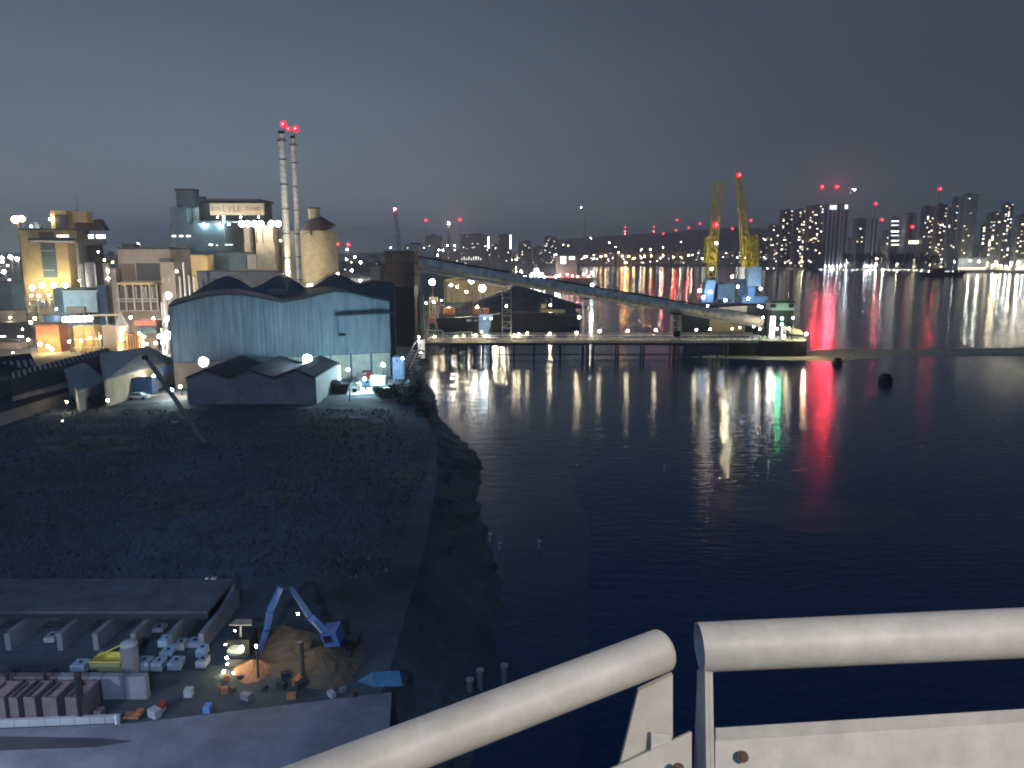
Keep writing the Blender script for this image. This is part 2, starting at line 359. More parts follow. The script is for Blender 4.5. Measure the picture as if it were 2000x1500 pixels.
def tower(x0, x1, yt, Y, depth, m, nlit, label, group=None, seed=0, zb=4.0, cat='apartment block', name='apartment_block', cell=(4.6, 3.3), cap=True, fl=None, ww=2.6):
    rnd = random.Random(seed + x0)
    if x0 > 1010: depth = max(4, min(depth, .3 * (x1 - x0) / (x0 - 1000) * Y)); x0 = 1000 + (x0 - 1000) * (Y + depth) / Y
    if x1 < 990: depth = max(4, min(depth, .3 * (x1 - x0) / (1000 - x1) * Y)); x1 = 1000 - (1000 - x1) * (Y + depth) / Y
    a = U(x0, yt, Y); b = U(x1, yt, Y)
    t = thing(name, label, cat, ((a.x + b.x) / 2, Y + depth / 2, zb), group)
    MB().span((a.x, Y, zb), (b.x, Y + depth, a.z)).build('wall', m, t)
    if cap:
        MB().span((a.x - .4, Y - .4, a.z), (b.x + .4, Y + depth + .4, a.z + .9)).build('parapet', M['dark'], t)
        MB().box((a.x + (b.x - a.x) * rnd.uniform(.3, .7), Y + depth * .5, a.z + 2.4), ((b.x - a.x) * .35, depth * .4, 3)).build('plant_room', M['dark'], t)
    W_, H_ = b.x - a.x, a.z - zb - 3; nx = max(1, int(W_ / cell[0])); nz = max(1, int(H_ / cell[1]))
    cells = [(i, j) for i in range(nx) for j in range(nz)]; rnd.shuffle(cells)
    for i, j in cells[:nlit]:
        mm = rnd.choices(fl or wlit, [4, 5, 3, 2, 6, 1] if fl is None else None)[0]
        shared('window', boxmesh(mm, (ww, .3, 2.0)), t, (a.x + (i + .5) * W_ / nx, Y - .12, zb + 3 + (j + .5) * H_ / nz))
    nd = min(len(cells) - nlit, 24)
    for i, j in cells[nlit:nlit + max(0, nd)]:
        shared('window', boxmesh(darkpane, (ww, .3, 2.0)), t, (a.x + (i + .5) * W_ / nx, Y - .12, zb + 3 + (j + .5) * H_ / nz))
    if W_ > 9:
        mb = MB()
        for j in range(nz + 1): mb.span((a.x, Y - .7, zb + 3 + j * H_ / nz - .15), (b.x, Y - .01, zb + 3 + j * H_ / nz + .1))
        kind(mb.build('balcony_slab', M['grey'], t), 'stuff')
    return t
fD = facade('dark_flats', (.15, .15, .145), (.012, .015, .02), 4.6, 3.3)
fG = facade('grey_flats', (.17, .17, .165), (.03, .035, .04), 4.6, 3.3)
fP = facade('pale_flats', (.42, .40, .34), (.08, .08, .08), 5.2, 3.3, .3)
fB = facade('bluish_flats', (.10, .17, .21), (.015, .025, .035), 4.6, 3.3)
fW = facade('brown_flats', (.17, .13, .10), (.02, .02, .02), 4.6, 3.3)
R_ = [  # right shore
    (1480, 1500, 462, 1950, 25, fD, 8, 'low dark flats at the edge of the lit skyline beside the yellow jibs'),
    (1500, 1522, 440, 1930, 22, fD, 10, 'dark stepped block second from the yellow crane jibs'),
    (1523, 1549, 411, 1880, 24, fD, 20, 'dark tower with a tall flat top and scattered white windows'),
    (1551, 1574, 410, 1860, 26, fD, 26, 'dark tower with the most lit yellow windows'),
    (1575, 1609, 402, 1890, 26, fD, 30, 'widest dark tower in the cluster, bright windows on its upper corner'),
    (1570, 1612, 476, 1760, 18, fG, 4, 'low grey block standing in front of the dark tower cluster'),
    (1667, 1697, 428, 1800, 24, fB, 6, 'bluish dark block between the fin lit towers'),
    (1724, 1737, 452, 1830, 18, fD, 6, 'narrow dark block beside the white banded flats'),
    (1800, 1826, 404, 1700, 22, fD, 16, 'dark block with orange lit lattice windows at its top'),
    (1827, 1851, 400, 1720, 20, fW, 20, 'brownish tower with a crown of orange lit windows'),
    (1853, 1860, 408, 1690, 16, fG, 2, 'very slim grey block touching the twin towers'),
    (1916, 1927, 440, 1600, 18, fD, 8, 'dark low block right of the pale floodlit tower'),
    (1928, 1956, 416, 1560, 22, fD, 22, 'dark stepped flats with many small lights by the frame edge'),
    (1957, 1981, 398, 1580, 22, fD, 22, 'tall dark flats with a narrow rooftop box near the frame edge'),
    (1983, 2012, 420, 1540, 22, fD, 16, 'dark flats cut by the right edge of the photo'),
    (2015, 2050, 400, 1550, 22, fD, 10, 'dark flats just past the skyline end'),
]
for i, (x0, x1, yt, Y, d, m, n, lb) in enumerate(R_): tower(x0, x1, yt, Y, d, m, int(n * 1.3), lb, 'tower blocks on the right shore', i, ww=3.2)
# banded flats
t = tower(1740, 1757, 425, 1740, 18, fG, 0, 'grey flats with a stack of bright white window bands', 'tower blocks on the right shore', 3)
for k, py in enumerate((432, 440, 452, 460, 470, 478)): win(t, 1748, py, 1740, 17, 2.2, wlit[(0, 3, 5, 3, 0, 2)[k]])
t = tower(1763, 1792, 418, 1720, 18, fP, 0, 'pale block with white lit podium and twin pale columns', 'tower blocks on the right shore', 4)
win(t, 1786, 473, 1720, 26, 7, emit(YEL, 5), 'podium_window'); win(t, 1778, 444, 1720, 9, 50, mat('dark_recess', (.03, .028, .03))); 
# floodlit pale towers (lit from below by real lamps)
t = tower(1877, 1912, 380, 1620, 24, fP, 9, 'tallest pale tower floodlit from its foot on the right shore', 'tower blocks on the right shore', 21)
t = tower(1861, 1874, 386, 1640, 24, fG, 6, 'slim grey twin tower left of the pale floodlit tower', 'tower blocks on the right shore', 22)
def fin_tower(xs, yt, yb, Y, label, topw=None):
    a = U(xs[0] - 2, yt, Y); b = U(xs[-1] + 2, yt, Y)
    t = thing('fin_tower', label, 'tower', ((a.x + b.x) / 2, Y + 8, 4), 'towers with lit vertical fins')
    MB().span((a.x, Y, 4), (b.x, Y + 16, a.z)).build('wall', fD, t)
    for x in xs:
        p = U(x, yt, Y); MB().span((p.x - .9, Y - 2.4, 4), (p.x + .9, Y - .02, p.z + .5)).build('fin', M['white'], t)
        q = bulb(t, (p.x, Y - 4.2, 9), .5, (.75, .88, 1), 330, 'uplighter')
    for x in topw or (): win(t, x, yt + 6, Y - 2.5, 7, 9, emit(COOL, 2.5), 'top_window')
    return t
fin_tower([1619, 1627, 1634, 1643], 399, 505, 1780, 'tall tower with four lit fins under the paired red lights', (1624, 1631))
fin_tower([1650, 1659], 398, 490, 1800, 'narrow tower with two lit fins right of the tallest finned one', (1653,))
fin_tower([1695, 1700, 1708, 1716], 426, 485, 1790, 'shorter finned tower beside the bluish block')
# right shore riverside: pavilion, trees, promenade lamps
for i, (x0, x1, yt, yb, lb) in enumerate(((1872, 1928, 504, 518, 'long white lit pavilion at the foot of the pale tower'), (1985, 2030, 506, 520, 'white lit hall at the right end of the promenade'), (1770, 1795, 507, 517, 'small bright kiosk on the promenade below the white columns'))):
    Y = (1540, 1490, 1760)[i]; a = U(x0, yt, Y); b = U(x1, yt, Y)
    t = thing('pavilion', lb, 'pavilion', ((a.x + b.x) / 2, Y + 6, 4)); MB().span((a.x, Y, 4), (b.x, Y + 12, a.z)).build('wall', M['lgrey'], t)
    MB().span((a.x - 1, Y - 2, a.z), (b.x + 1, Y + 13, a.z + .8)).build('roof', M['dark'], t)
    n = max(3, int((b.x - a.x) / 6))
    for k in range(n): shared('window', boxmesh(emit(YEL, 4), (3.6, .3, 3.5)), t, (a.x + (k + .5) * (b.x - a.x) / n, Y - .1, 8))
for i in range(26):
    px = 1652 + i * 7.2 + random.uniform(-2, 2)
    treepx(px, 512, random.uniform(487, 493), 1755 - i * 6, 17, 'dark rounded tree in the promenade row below the right towers', 'dark trees along the right promenade', var=i % 3)
shore_r = [(1510, 2300), (1600, 2180), (1700, 2010), (1800, 1860), (1850, 1760), (1900, 1620), (1960, 1530), (2030, 1440)]
def shoreY(px):
    for (a, b), (c, d) in zip(shore_r, shore_r[1:]):
        if a <= px <= c: return b + (d - b) * (px - a) / (c - a)
    return shore_r[-1][1]
rnd = random.Random(11)
wallp = [Vector((U(px, 520, Y).x + 3, Y + 6, 5)) for px, Y in shore_r]
w = thing('river_wall', 'long pale lit river wall along the right promenade', 'wall', wallp[3])
for a, b in zip(wallp, wallp[1:]):
    d = (b - a).normalized(); n_ = Vector((d.y, -d.x, 0)) * 1.0
    MB().ext([a, b, b + n_, a + n_], (0, 0, 5)).build('wall_panel', M['cream'], w)
px = 1605
while px < 2020:
    Y = shoreY(px) + 1.5; z = rnd.uniform(11, 14); p = U(px, 500, Y)
    col = rnd.choice([YEL, YEL, WHITE, WARM, COOL])
    g = thing('promenade_lamp', 'tall glowing lamp in the lit row along the right promenade', 'street lamp', (p.x, Y, 5), 'lamps along the right promenade')
    bulb(g, (p.x, Y, z), .9, col, rnd.choice([700, 1000, 1600, 2400])); MB().tube((p.x, Y, 1), (p.x, Y, z), .18, .12, 5).build('pole', M['dark'], g)
    px += rnd.uniform(5, 13) * (1 if px < 1790 else .8)
# ---------------- far bank lights and houses between x=940 and x=1500
houses = [(1005, 1035, 494), (1036, 1060, 490), (1130, 1165, 496), (1168, 1200, 493), (1205, 1238, 496), (1240, 1275, 492), (1280, 1310, 495), (1315, 1350, 491), (1352, 1392, 486), (1396, 1436, 490), (1440, 1478, 488)]
hl = ['low dark warehouse at the left end of the far bank', 'dark house row behind the cube shaped bridge', 'long dark house row right of the cube shaped bridge', 'low dark houses under the radio mast', 'dark houses behind the orange lamps', 'dark terrace with warm lights at centre of far bank', 'low terrace left of the hillside houses', 'dark hillside terrace under the red mast lights', 'wide dark hillside block left of the yellow jibs', 'dark block seen between the two yellow jibs', 'dark block right of the second yellow jib']
for i, (x0, x1, yt) in enumerate(houses):
    Y = 2520 + (i % 3) * 30; a = U(x0, yt, Y); b = U(x1, yt, Y)
    t = thing('house_row', hl[i], 'houses', ((a.x + b.x) / 2, Y + 8, 5), 'low houses on the far bank')
    MB().span((a.x, Y, 5), (b.x, Y + 16, a.z)).build('wall', fW if i % 2 else fD, t)
    MB().ext([(a.x - .5, Y - 1, a.z), (a.x - .5, Y + 17, a.z), (a.x - .5, Y + 8, a.z + 5)], (b.x - a.x + 1, 0, 0)).build('roof', M['roof'], t)
    for k in range(8): shared('window', boxmesh(rnd.choice(wlit), (3, .3, 2.4)), t, (rnd.uniform(a.x + 3, b.x - 3), Y - .1, rnd.uniform(8, a.z - 2)))
for i in range(34):
    px = 700 + i * 24 + rnd.uniform(-8, 8)
    if 1500 < px: break
    treepx(px, 512, rnd.uniform(497, 503), 2470 + rnd.uniform(0, 200), 34, 'dark far tree among the lights on the far bank', 'dark trees on the far bank', var=i % 3)
LAM = 'small white lamp in the row along the far bank'
dots = [(1000, 508), (1008, 507), (1021, 506), (1034, 506), (1050, 507), (1064, 507), (1078, 507), (1140, 504), (1146, 501), (1160, 505), (1166, 506), (1240, 504), (1252, 503), (1290, 504), (1330, 502), (1345, 499), (1352, 498), (1372, 505), (1440, 503), (1456, 503), (1500, 505), (1512, 504), (1160, 498), (1252, 488), (1270, 487), (1295, 483), (1330, 472), (1100, 478), (1154, 465), (1190, 474), (1202, 483), (1064, 482), (1080, 487), (975, 496), (985, 499), (950, 508), (962, 508), (1033, 497), (1026, 490)]
for px, py in dots:
    Y = 2440 if py > 495 else 2900
    p = U(px, py, Y); g = thing('street_lamp', LAM, 'street lamp', (p.x, Y, 5), 'white lamps along the far bank')
    bulb(g, p, 1.3, rnd.choice([WHITE, WHITE, YEL]), rnd.choice([350, 700, 1300])); MB().tube((p.x, Y, 5), (p.x, Y, p.z), .3, .2, 4).build('pole', M['dark'], g)
for px, py, s_ in ((1174, 501, 5000), (1183, 500, 4000), (1215, 501, 5000), (1222, 513, 16000), (1228, 501, 3500), (1237, 505, 3000), (1259, 501, 4000), (1272, 500, 3500), (1315, 502, 4500), (1110, 480, 800), (1208, 493, 1500), (1295, 499, 3000)):
    Y = 2400 if py > 508 else 2440
    p = U(px, py, Y); g = thing('street_lamp', 'orange sodium lamp in the warm cluster on the far bank', 'street lamp', (p.x, Y, 1), 'orange lamps on the far bank')
    bulb(g, p, 1.7, (1, .5, .16), s_ * .4); MB().tube((p.x, Y, 0), (p.x, Y, p.z), .3, .2, 4).build('pole', M['dark'], g)
# floodlit spot on hillside and other bright windows
# ---------------- aviation lights on masts
def beacon(t, c, r, I):
    c = Vector(c); MB().ball(c, r * 1.9, 1, 12, 8).build('beacon_halo', emit((1, .02, .04), 1.8), t, smooth=True); q = c + Vector((0, -r * 1.5, 0)); bulb(t, q, r * .8, RED, min(I, 14 * math.pi * (r * .8) ** 2), 'beacon')  # oversized red glowing ball stands in for the halo round the lamp
    if I > 1500:      # warning lights throw a narrow beam out over the river, not down on the roofs
        ld = bpy.data.lights.new('beacon_beam', 'SPOT'); ld.energy = I * 4 * math.pi; ld.color = RED; ld.shadow_soft_size = r * .6; ld.spot_size = R(34); ld.spot_blend = .6
        lo = bpy.data.objects.new('beacon_beam', ld); C.objects.link(lo); lo.parent = t; q2 = c + Vector((0, -r * 3.2, 0)); lo.location = q2 - Vector(t['_w']); lo.rotation_euler = (Vector((0, 0, 60)) - q2).to_track_quat('-Z', 'Y').to_euler()
def mast(px, py, Y, I, label, yb=None, r=2.3, extra=(), th=.8, zb=None):
    I *= .26
    p = U(px, py, Y); zb = 4.8 if zb is None else zb
    t = thing('beacon_mast', label, 'mast', (p.x, Y, zb), 'masts with red warning lights')
    MB().tube((p.x, Y, zb), (p.x, Y, p.z), th, th * .5, 6).build('pole', M['dark'], t)
    beacon(t, p + Vector((0, 0, r)), r, I)
    for e in extra: bulb(t, U(px, e, Y - 2), r * .8, RED, I * .5, 'beacon')
    return t
for a in ((832, 432, 2000, 26000, 'faint mast with a red light left of the pale mast'), (898, 431, 1900, 230000, 'mast with the strongest red light above the grid fronted block'), (1221, 445, 3300, 9000, 'hill mast with three stacked red lights', None, 2.2, (452, 457)), (1277, 444, 3300, 7000, 'hill mast with two stacked red lights', None, 2.2, (452,)),
          (1322, 431, 2600, 22000, 'tall hill mast whose red light is highest of the ridge group'), (1295, 458, 2600, 18000, 'lowest red light of the ridge group on a short mast'), (1320, 451, 2550, 26000, 'ridge mast with red light under the highest one'), (1345, 446, 2550, 30000, 'ridge mast with the brightest red light in the middle'), (1367, 438, 2600, 14000, 'ridge mast with pinkish red light left of the first jib'),
          (1430, 448, 2300, 14000, 'mast with red light between the two yellow jibs'), (1466, 432, 2200, 14000, 'mast with red light just right of the second yellow jib'), (681, 480, 1500, 14000, 'low mast with a red light behind the cream silo'), (660, 479, 1500, 2500, 'low mast with a tiny red light against the cream silo'), (1710, 400, 1900, 5000, 'roof mast with a red light over the bluish block'), (1722, 431, 1900, 8000, 'mast with a red light beside the short finned tower'), (1835, 371, 1800, 9000, 'roof mast with a red light over the orange crowned tower'), (1781, 445, 1690, 1500, 'tiny red light between the twin pale columns')):
    mast(*a)
p = U(1135, 405, 3200)
t = thing('radio_mast', 'tall lattice radio mast with a pink light on the hill', 'mast', (U(1142, 463, 3200).x, 3200, 60))
bx_ = U(1142, 463, 3200).x
for sx in (-1, 1): MB().tube((bx_ + sx * 9, 3200, 60), (bx_, 3200, U(1142, 430, 3200).z), 1.3, .8, 5).build('leg', M['dark'], t)
MB().tube((bx_, 3200, U(1142, 432, 3200).z), (bx_ - 5, 3200, p.z), .9, .5, 5).build('spire', M['dark'], t); bulb(t, p, 1.8, (1, .35, .5), 3000, 'beacon')
# tower crane over finned towers
def lattice(parent, name, a, b, w0, w1, m, r=.12, n=None, part=True):
    """four chords and zigzag bracing"""
    a = Vector(a); b = Vector(b); d = (b - a); L = d.length; d.normalize()
    u = d.cross(Vector((0, 1, 0)));
    if u.length < .1: u = d.cross(Vector((1, 0, 0)))
    u.normalize(); v = d.cross(u)
    n = n or max(3, int(L / (w0 * 1.2)))
    def cor(i, k):
        f = i / n; w_ = (w0 + (w1 - w0) * f) / 2; q = ((-1, -1), (1, -1), (1, 1), (-1, 1))[k % 4]; return a + d * (L * f) + u * q[0] * w_ + v * q[1] * w_
    for k in range(4): MB().tube(cor(0, k), cor(n, k), r, r * .8, 4).build('chord', m, parent)
    mb = MB()
    for i in range(n):
        for k in range(4):
            mb.tube(cor(i, k), cor(i + 1, k + 1) if (i + k) % 2 else cor(i, k + 1), r * .6, None, 3, False)
            mb.tube(cor(i, k + 1), cor(i + 1, k), r * .6, None, 3, False)
    return kind(mb.build(name, m, parent), 'stuff')
Y = 1820; q = U(1662, 368, Y)
t = thing('tower_crane', 'slender tower crane carrying two strong red lights over the finned towers', 'crane', (q.x, Y, 4))
lattice(t, 'bracing', (q.x, Y, 4), q, 2.2, 2.0, M['grey'], .3, 24)
e1 = U(1600, 366, Y); e2 = U(1674, 370, Y)
lattice(t, 'jib_bracing', e1, e2, 1.8, 1.8, M['grey'], .25, 18)
beacon(t, U(1605, 365, Y), 2.6, 17000); beacon(t, U(1634, 365, Y), 2.6, 85000); bulb(t, U(1669, 371, Y - 4), 1.3, WHITE, 2500, 'work_light')
# luffing crane at centre left
Y = 900; a = U(782, 500, Y); b = U(771, 410, Y)
t = thing('luffing_crane', 'grey luffing crane jib rising over the dark tower, red light at its tip', 'crane', (a.x, Y, 5))
MB().tube((a.x, Y, 5), a, 1.2, 1.0, 6).build('mast', M['grey'], t); lattice(t, 'bracing', a, b, 4.5, 2.2, M['steel'], .5, 14)
MB().box(a, (7, 4, 4)).build('cab', M['grey'], t); bulb(t, b + Vector((0, 0, .8)), 1.3, RED, 1800, 'beacon')
Y = 1850; a = U(877, 490, Y); b = U(877, 437, Y)
t = thing('lit_mast', 'pale slab mast with a white light between two red ones', 'mast', (a.x, Y, 5)); MB().box((a.x, Y, (5 + b.z) / 2), (7, 5, b.z - 5)).build('shaft', M['grey'], t); bulb(t, b + Vector((0, -3, 2)), 1.6, WHITE, 6000, 'lamp')
# ---------------- centre-left skyline
for i, (x0, x1, yt, Y, d, m, n, lb) in enumerate((
    (788, 850, 478, 1300, 30, mat('pale_teal_cladding', (.30, .38, .38)), 4, 'pale teal long office block above the conveyor'), (830, 866, 461, 1800, 30, fD, 3, 'dark square block behind the pale teal office'),
    (900, 946, 458, 2100, 30, fG, 10, 'grid fronted grey block under the strongest red light'), (946, 958, 460, 2060, 20, fD, 3, 'narrow block with a bright lit stair strip'), (973, 998, 459, 2150, 25, fD, 5, 'dark tower with one white lit vertical edge'),
    (1012, 1038, 472, 2300, 25, fD, 8, 'low dark flats left of the lit stepped flats'), (1063, 1087, 462, 2350, 25, fD, 20, 'dark flats with a column of white lights'), (960, 973, 478, 2250, 20, fD, 3, 'small dark block between two edge lit towers'), (1040, 1062, 482, 2400, 22, fD, 6, 'low flats behind the white lit vessel'), (866, 900, 487, 1700, 25, fD, 6, 'low dark block at foot of the pale mast'),
    (640, 700, 501, 1200, 20, fD, 5, 'low dark block right of the cream silo'), (700, 748, 503, 1100, 20, fG, 5, 'grey low block left of the dark tower'), (-30, 40, 508, 700, 30, fD, 4, 'dark low block at the left edge under white lights'), (200, 235, 500, 640, 25, fD, 3, 'dark distant block between the tan mill and beige plant'))):
    tower(x0, x1, yt, Y, d, m, n, lb, 'blocks on the left bank skyline', 40 + i)
for px, y0, y1, Y in ((954, 462, 485, 2055), (997, 459, 486, 2145)):
    a = U(px, y0, Y); b = U(px, y1, Y); g = thing('stairwell_light', 'tall white lit stairwell strip on the narrow block' if px == 954 else 'tall white lit strip on the edge of the dark tower', 'light', (a.x, Y - 1, b.z)); MB().span((a.x - 2, Y - 1.5, b.z), (a.x + 2, Y - .6, a.z)).build('light_tube', emit(WHITE, 6), g); MB().span((a.x - 2.6, Y - .55, b.z - 1), (a.x + 2.6, Y - .05, a.z + 1)).build('frame', M['grey'], g)
# white zigzag lit fence of lights under the grid block
for i in range(9):
    px = 902 + i * 4.6; Y = 1500; p = U(px, 504, Y)
    g = thing('lit_post', 'short white lit post in the row left of the far vessel', 'light', (p.x, Y, 5), 'white lit posts on the left bank')
    MB().tube((p.x, Y, 5), (p.x, Y, U(px, 509, Y).z), .4, .4, 5).build('pole', M['grey'], g)
    MB().span((p.x - .7, Y - .5, U(px, 508, Y).z), (p.x + .7, Y + .5, U(px, 501 if i % 2 else 504, Y).z)).build('light_tube', emit(WHITE, 1.8), g)
for i, (px, py, Y, I, c) in enumerate(((654, 487, 1150, 2500, WHITE), (678, 487, 1150, 1200, WHITE), (693, 502, 900, 900, COOL), (677, 507, 900, 500, COOL), (704, 512, 850, 900, COOL), (687, 528, 700, 700, WHITE), (857, 488, 1200, 1200, WHITE), (865, 489, 1200, 1500, WHITE), (855, 498, 1200, 700, WHITE), (874, 480, 1600, 3000, WHITE), (887, 480, 1600, 2500, YEL), (763, 484, 1400, 500, WHITE), (3, 504, 500, 2500, WHITE), (20, 502, 500, 2500, WHITE), (33, 506, 500, 3500, WHITE), (7, 531, 450, 400, WHITE), (245, 478, 600, 250, WHITE), (253, 479, 600, 150, WHITE), (270, 477, 600, 500, WHITE), (61, 442, 330, 160, WHITE))):
    lamp(px, py, Y, .9 if Y > 400 else .35, c, I, ['white lamp touching the cream silo edge', 'white lamp under the low red mast', 'small cool lamp over the grey low block', 'cool lamp beside the dark trees', 'cool lamp highest of the pair left of the dark tower', 'lone cool lamp beside the shed roof peak', 'first of two white lamps above the conveyor top', 'second of two white lamps above the conveyor top', 'dim white lamp below the two above the conveyor', 'white lamp at the foot of the pale mast', 'yellowish lamp right of the pale mast foot', 'tiny white lamp left of the pale teal office', 'white lamp cut by the left photo edge', 'second white lamp from the left photo edge', 'third white lamp beside the tan mill', 'small white lamp on the low dark left block', 'tiny lamp on the beige plant roof, leftmost', 'tiny lamp on the beige plant roof, middle', 'brightest lamp on the beige plant roof', 'white lamp on the tan mill roof corner'][i], name='street_lamp', cat='lamp')
for i in range(14):
    treepx(652 + i * 7.5, 520, rnd.uniform(503, 508), 820 + i * 10, 12, 'dark tree in the clump right of the cream silo', 'dark trees beside the cream silo', var=i % 3)
# ================================================================== INDUSTRY AT LEFT
# tan mill
Y = 330; t = thing('mill_building', 'tall tan lit mill with a dark window strip at the left', 'mill', (U(93, 590, Y).x, Y + 10, 5))
blk(t, 'wall', 36, 149, 449, 592, Y, 8, M['tan'], 5); blk(t, 'penthouse', 97, 141, 411, 448, Y + 4, 14, M['tan']); blk(t, 'penthouse', 141, 180, 413, 434, Y + 4, 12, M['tan'])
blk(t, 'window_strip', 78, 106, 474, 542, Y - .25, .3, M['dteal']); blk(t, 'window_strip', 75, 105, 453, 468, Y - .25, .3, M['brown']); blk(t, 'doorway', 106, 132, 420, 447, Y + 3.75, .3, M['dark'])
for py in (489, 527): blk(t, 'mullion', 78, 106, py, py + 1.6, Y - .4, .14, M['lgrey'])
blk(t, 'parapet', 34, 151, 446.5, 449, Y - .4, 9, M['roof']); blk(t, 'canopy', 55, 146, 465, 473, Y - 2.2, 2, M['dark'])
a = U(58, 471, Y - 2.6); b = U(146, 471, Y - 2.6); c_ = U(151, 480, Y - 2.6); e_ = U(155, 545, Y - 2.6)
for p1, p2 in ((a, b), (b, c_), (c_, e_)): MB().tube(p1, p2, .45, None, 8).build('pipe', M['steel'], t)
for k, px in enumerate((114, 120, 126, 132)): win(t, px, 461, Y, .9, .7, wlit[0])
blk(t, 'roof_box', 66, 82, 434, 446, Y + 2, 4, M['dteal']); blk(t, 'side_wall', 150, 158, 470, 560, Y + 3, 18, M['brown'], 5)
for k, (px, py) in enumerate(((63, 562), (82, 558), (105, 557), (128, 557))):
    lamp(px, py, Y - 5, 1.0, YEL, 300, ['leftmost', 'second', 'third', 'rightmost'][k] + ' of four floodlights washing the foot of the tan mill', zb=5, group='floodlights at the tan mill')
lamp(76, 578, 315, .55, WHITE, 260, 'wide white floodlight under the tan mill floodlights'); lamp(95, 577, 315, .35, WHITE, 120, 'small white lamp beside the wide one below the mill'); lamp(61, 578, 315, .35, WARM, 100, 'small warm lamp left of the wide one below the mill')
lamp(30, 429, 345, 1.5, ORANGE, 900, 'big orange sodium light beside the tan mill roof', back=.6); lamp(42, 427, 345, 1.2, (1, .6, .25), 500, 'smaller orange light close to the big one by the mill roof', back=.6); lamp(98, 428, 333, .35, WARM, 120, 'warm lamp on the mill penthouse corner', zb=60)
# steel frame below mill
Y = 312; t = thing('pipe_rack', 'open steel pipe rack below the tan mill floodlights', 'pipe rack', (U(80, 600, Y).x, Y, 5))
for k, px in enumerate((55, 66, 78, 90, 101)): p = U(px, 585, Y); MB().span((p.x - .25, Y, 5), (p.x + .25, Y + .5, p.z)).build('column', M['steel'], t)
for py in (586, 597, 609, 620): a = U(52, py, Y); b = U(104, py, Y); MB().span((a.x, Y - .3, a.z - .2), (b.x, Y + .8, a.z + .2)).build('beam', M['steel'], t)
for px in (68, 74, 82): p = U(px, 589, Y); MB().tube((p.x, Y + 3, p.z - 3), (p.x, Y + 3, p.z), .7, .7, 8).build('vessel', M['lgrey'], t)
# dark conveyor head and tower behind mill
Y = 362; t = thing('annex_tower', 'dark stepped tower behind the tan mill with two white lights', 'building', (U(185, 500, Y).x, Y + 8, 5)); blk(t, 'wall', 142, 172, 432, 560, Y, 18, M['dteal'], 5); blk(t, 'upper_wall', 160, 206, 458, 478, Y - 2, 14, M['dteal']); blk(t, 'lower_wall', 173, 201, 476, 560, Y + 2, 14, M['black'], 5)
MB().ext([U(147, 437, Y - 4), U(150, 450, Y - 4), U(206, 450, Y - 4), U(192, 428, Y - 4)], (0, 4, 0)).build('conveyor_head', M['black'], t)
win(t, 178, 462, Y - 2, 2.2, 1.6, emit(WHITE, 8)); win(t, 197, 462, Y - 2, 4, 1.6, emit(WHITE, 8))
lamp(192, 492, 350, .3, WHITE, 60, 'small white lamp on the dark annex under its window lights', zb=30); lamp(204, 508, 345, .35, WARM, 120, 'warm lamp on the low tower between mill and beige plant', zb=25); lamp(211, 529, 335, .35, WHITE, 110, 'upper white lamp on the beige plant corner', zb=18); lamp(212, 544, 335, .35, WHITE, 110, 'lower white lamp on the beige plant corner', zb=14); lamp(177, 540, 330, .3, WHITE, 80, 'small white lamp beside the round pale tank', zb=12); lamp(155, 548, 325, .3, WHITE, 60, 'small white lamp at the foot of the mill pipes', zb=12)
Y = 335; t = thing('vent_tower', 'low pale tower with a mushroom vent roof between mill and beige plant', 'building', (U(207, 540, Y).x, Y + 4, 5)); blk(t, 'wall', 200, 213, 514, 556, Y, 8, M['beige'], 5); blk(t, 'roof', 194, 218, 509, 513, Y - 1, 10, M['roof'])
t = thing('storage_tank', 'round pale tank lit from the right beside the mill pipes', 'tank', (U(170, 560, 328).x, 330, 5)); p = U(170, 515, 328); MB().tube((p.x, 330, 5), (p.x, 330, p.z), 2.1, 2.1, 16).build('shell', M['lgrey'], t, smooth=True); MB().ball((p.x, 330, p.z), 2.1, .4, 16, 6).build('dome', M['lgrey'], t, smooth=True)
for k, px in enumerate((156, 160)): 
    p = U(px, 515, 322); g = thing('pipe_riser', ('left' if k == 0 else 'right') + ' of two pale upright pipes beside the round tank', 'pipe', (p.x, 322, 5)); MB().tube((p.x, 322, 5), (p.x, 322, p.z), .35, None, 6).build('pipe', M['silver'], g); MB().box((p.x, 322, 12), (1.2, 1.2, .3)).build('flange', M['dark'], g)
# low teal shed
Y = 300; t = thing('teal_shed', 'low teal shed with a pale rounded front below the tan mill', 'shed', (U(160, 610, Y).x, Y + 10, 5)); blk(t, 'wall', 103, 190, 563, 622, Y + 1, 20, M['teal'], 5); blk(t, 'front_panel', 122, 187, 570, 610, Y - .2, 1, M['cyanp']); blk(t, 'side_wall', 188.2, 213, 557, 612, Y + 2, 18, M['dblue'], 5); blk(t, 'awning', 128, 164, 599, 612, Y - 2, 1.7, M['beige']); blk(t, 'coping', 120, 189, 567.6, 569.7, Y - .5, 2, M['white'])
# far left flat buildings
for i, (x0, x1, yt, yb, Y, m, lb) in enumerate(((-40, 44, 551, 612, 290, 'teal', 'greenish flat block cut by the left edge'), (-40, 50, 607, 632, 275, 'beige', 'low beige block in front of the greenish one'), (-40, 60, 632, 660, 262, 'dark', 'dark flat workshop at the left edge above the sheds'), (-40, 66, 668, 700, 240, 'beige', 'beige yard wall building behind the left shed roofs'))):
    t = thing('flat_block', lb, 'building', (U(10, yt, Y).x, Y + 8, 5)); blk(t, 'wall', x0, x1, yt, yb, Y, 15, M[m], 5); blk(t, 'coping', x0, x1 + .5, yt - 1.6, yt, Y - .3, 15.6, M['roof'])
    if i == 2:
        for px in (5, 41): win(t, px, 657, Y, 2.2, .4, wlit[0])
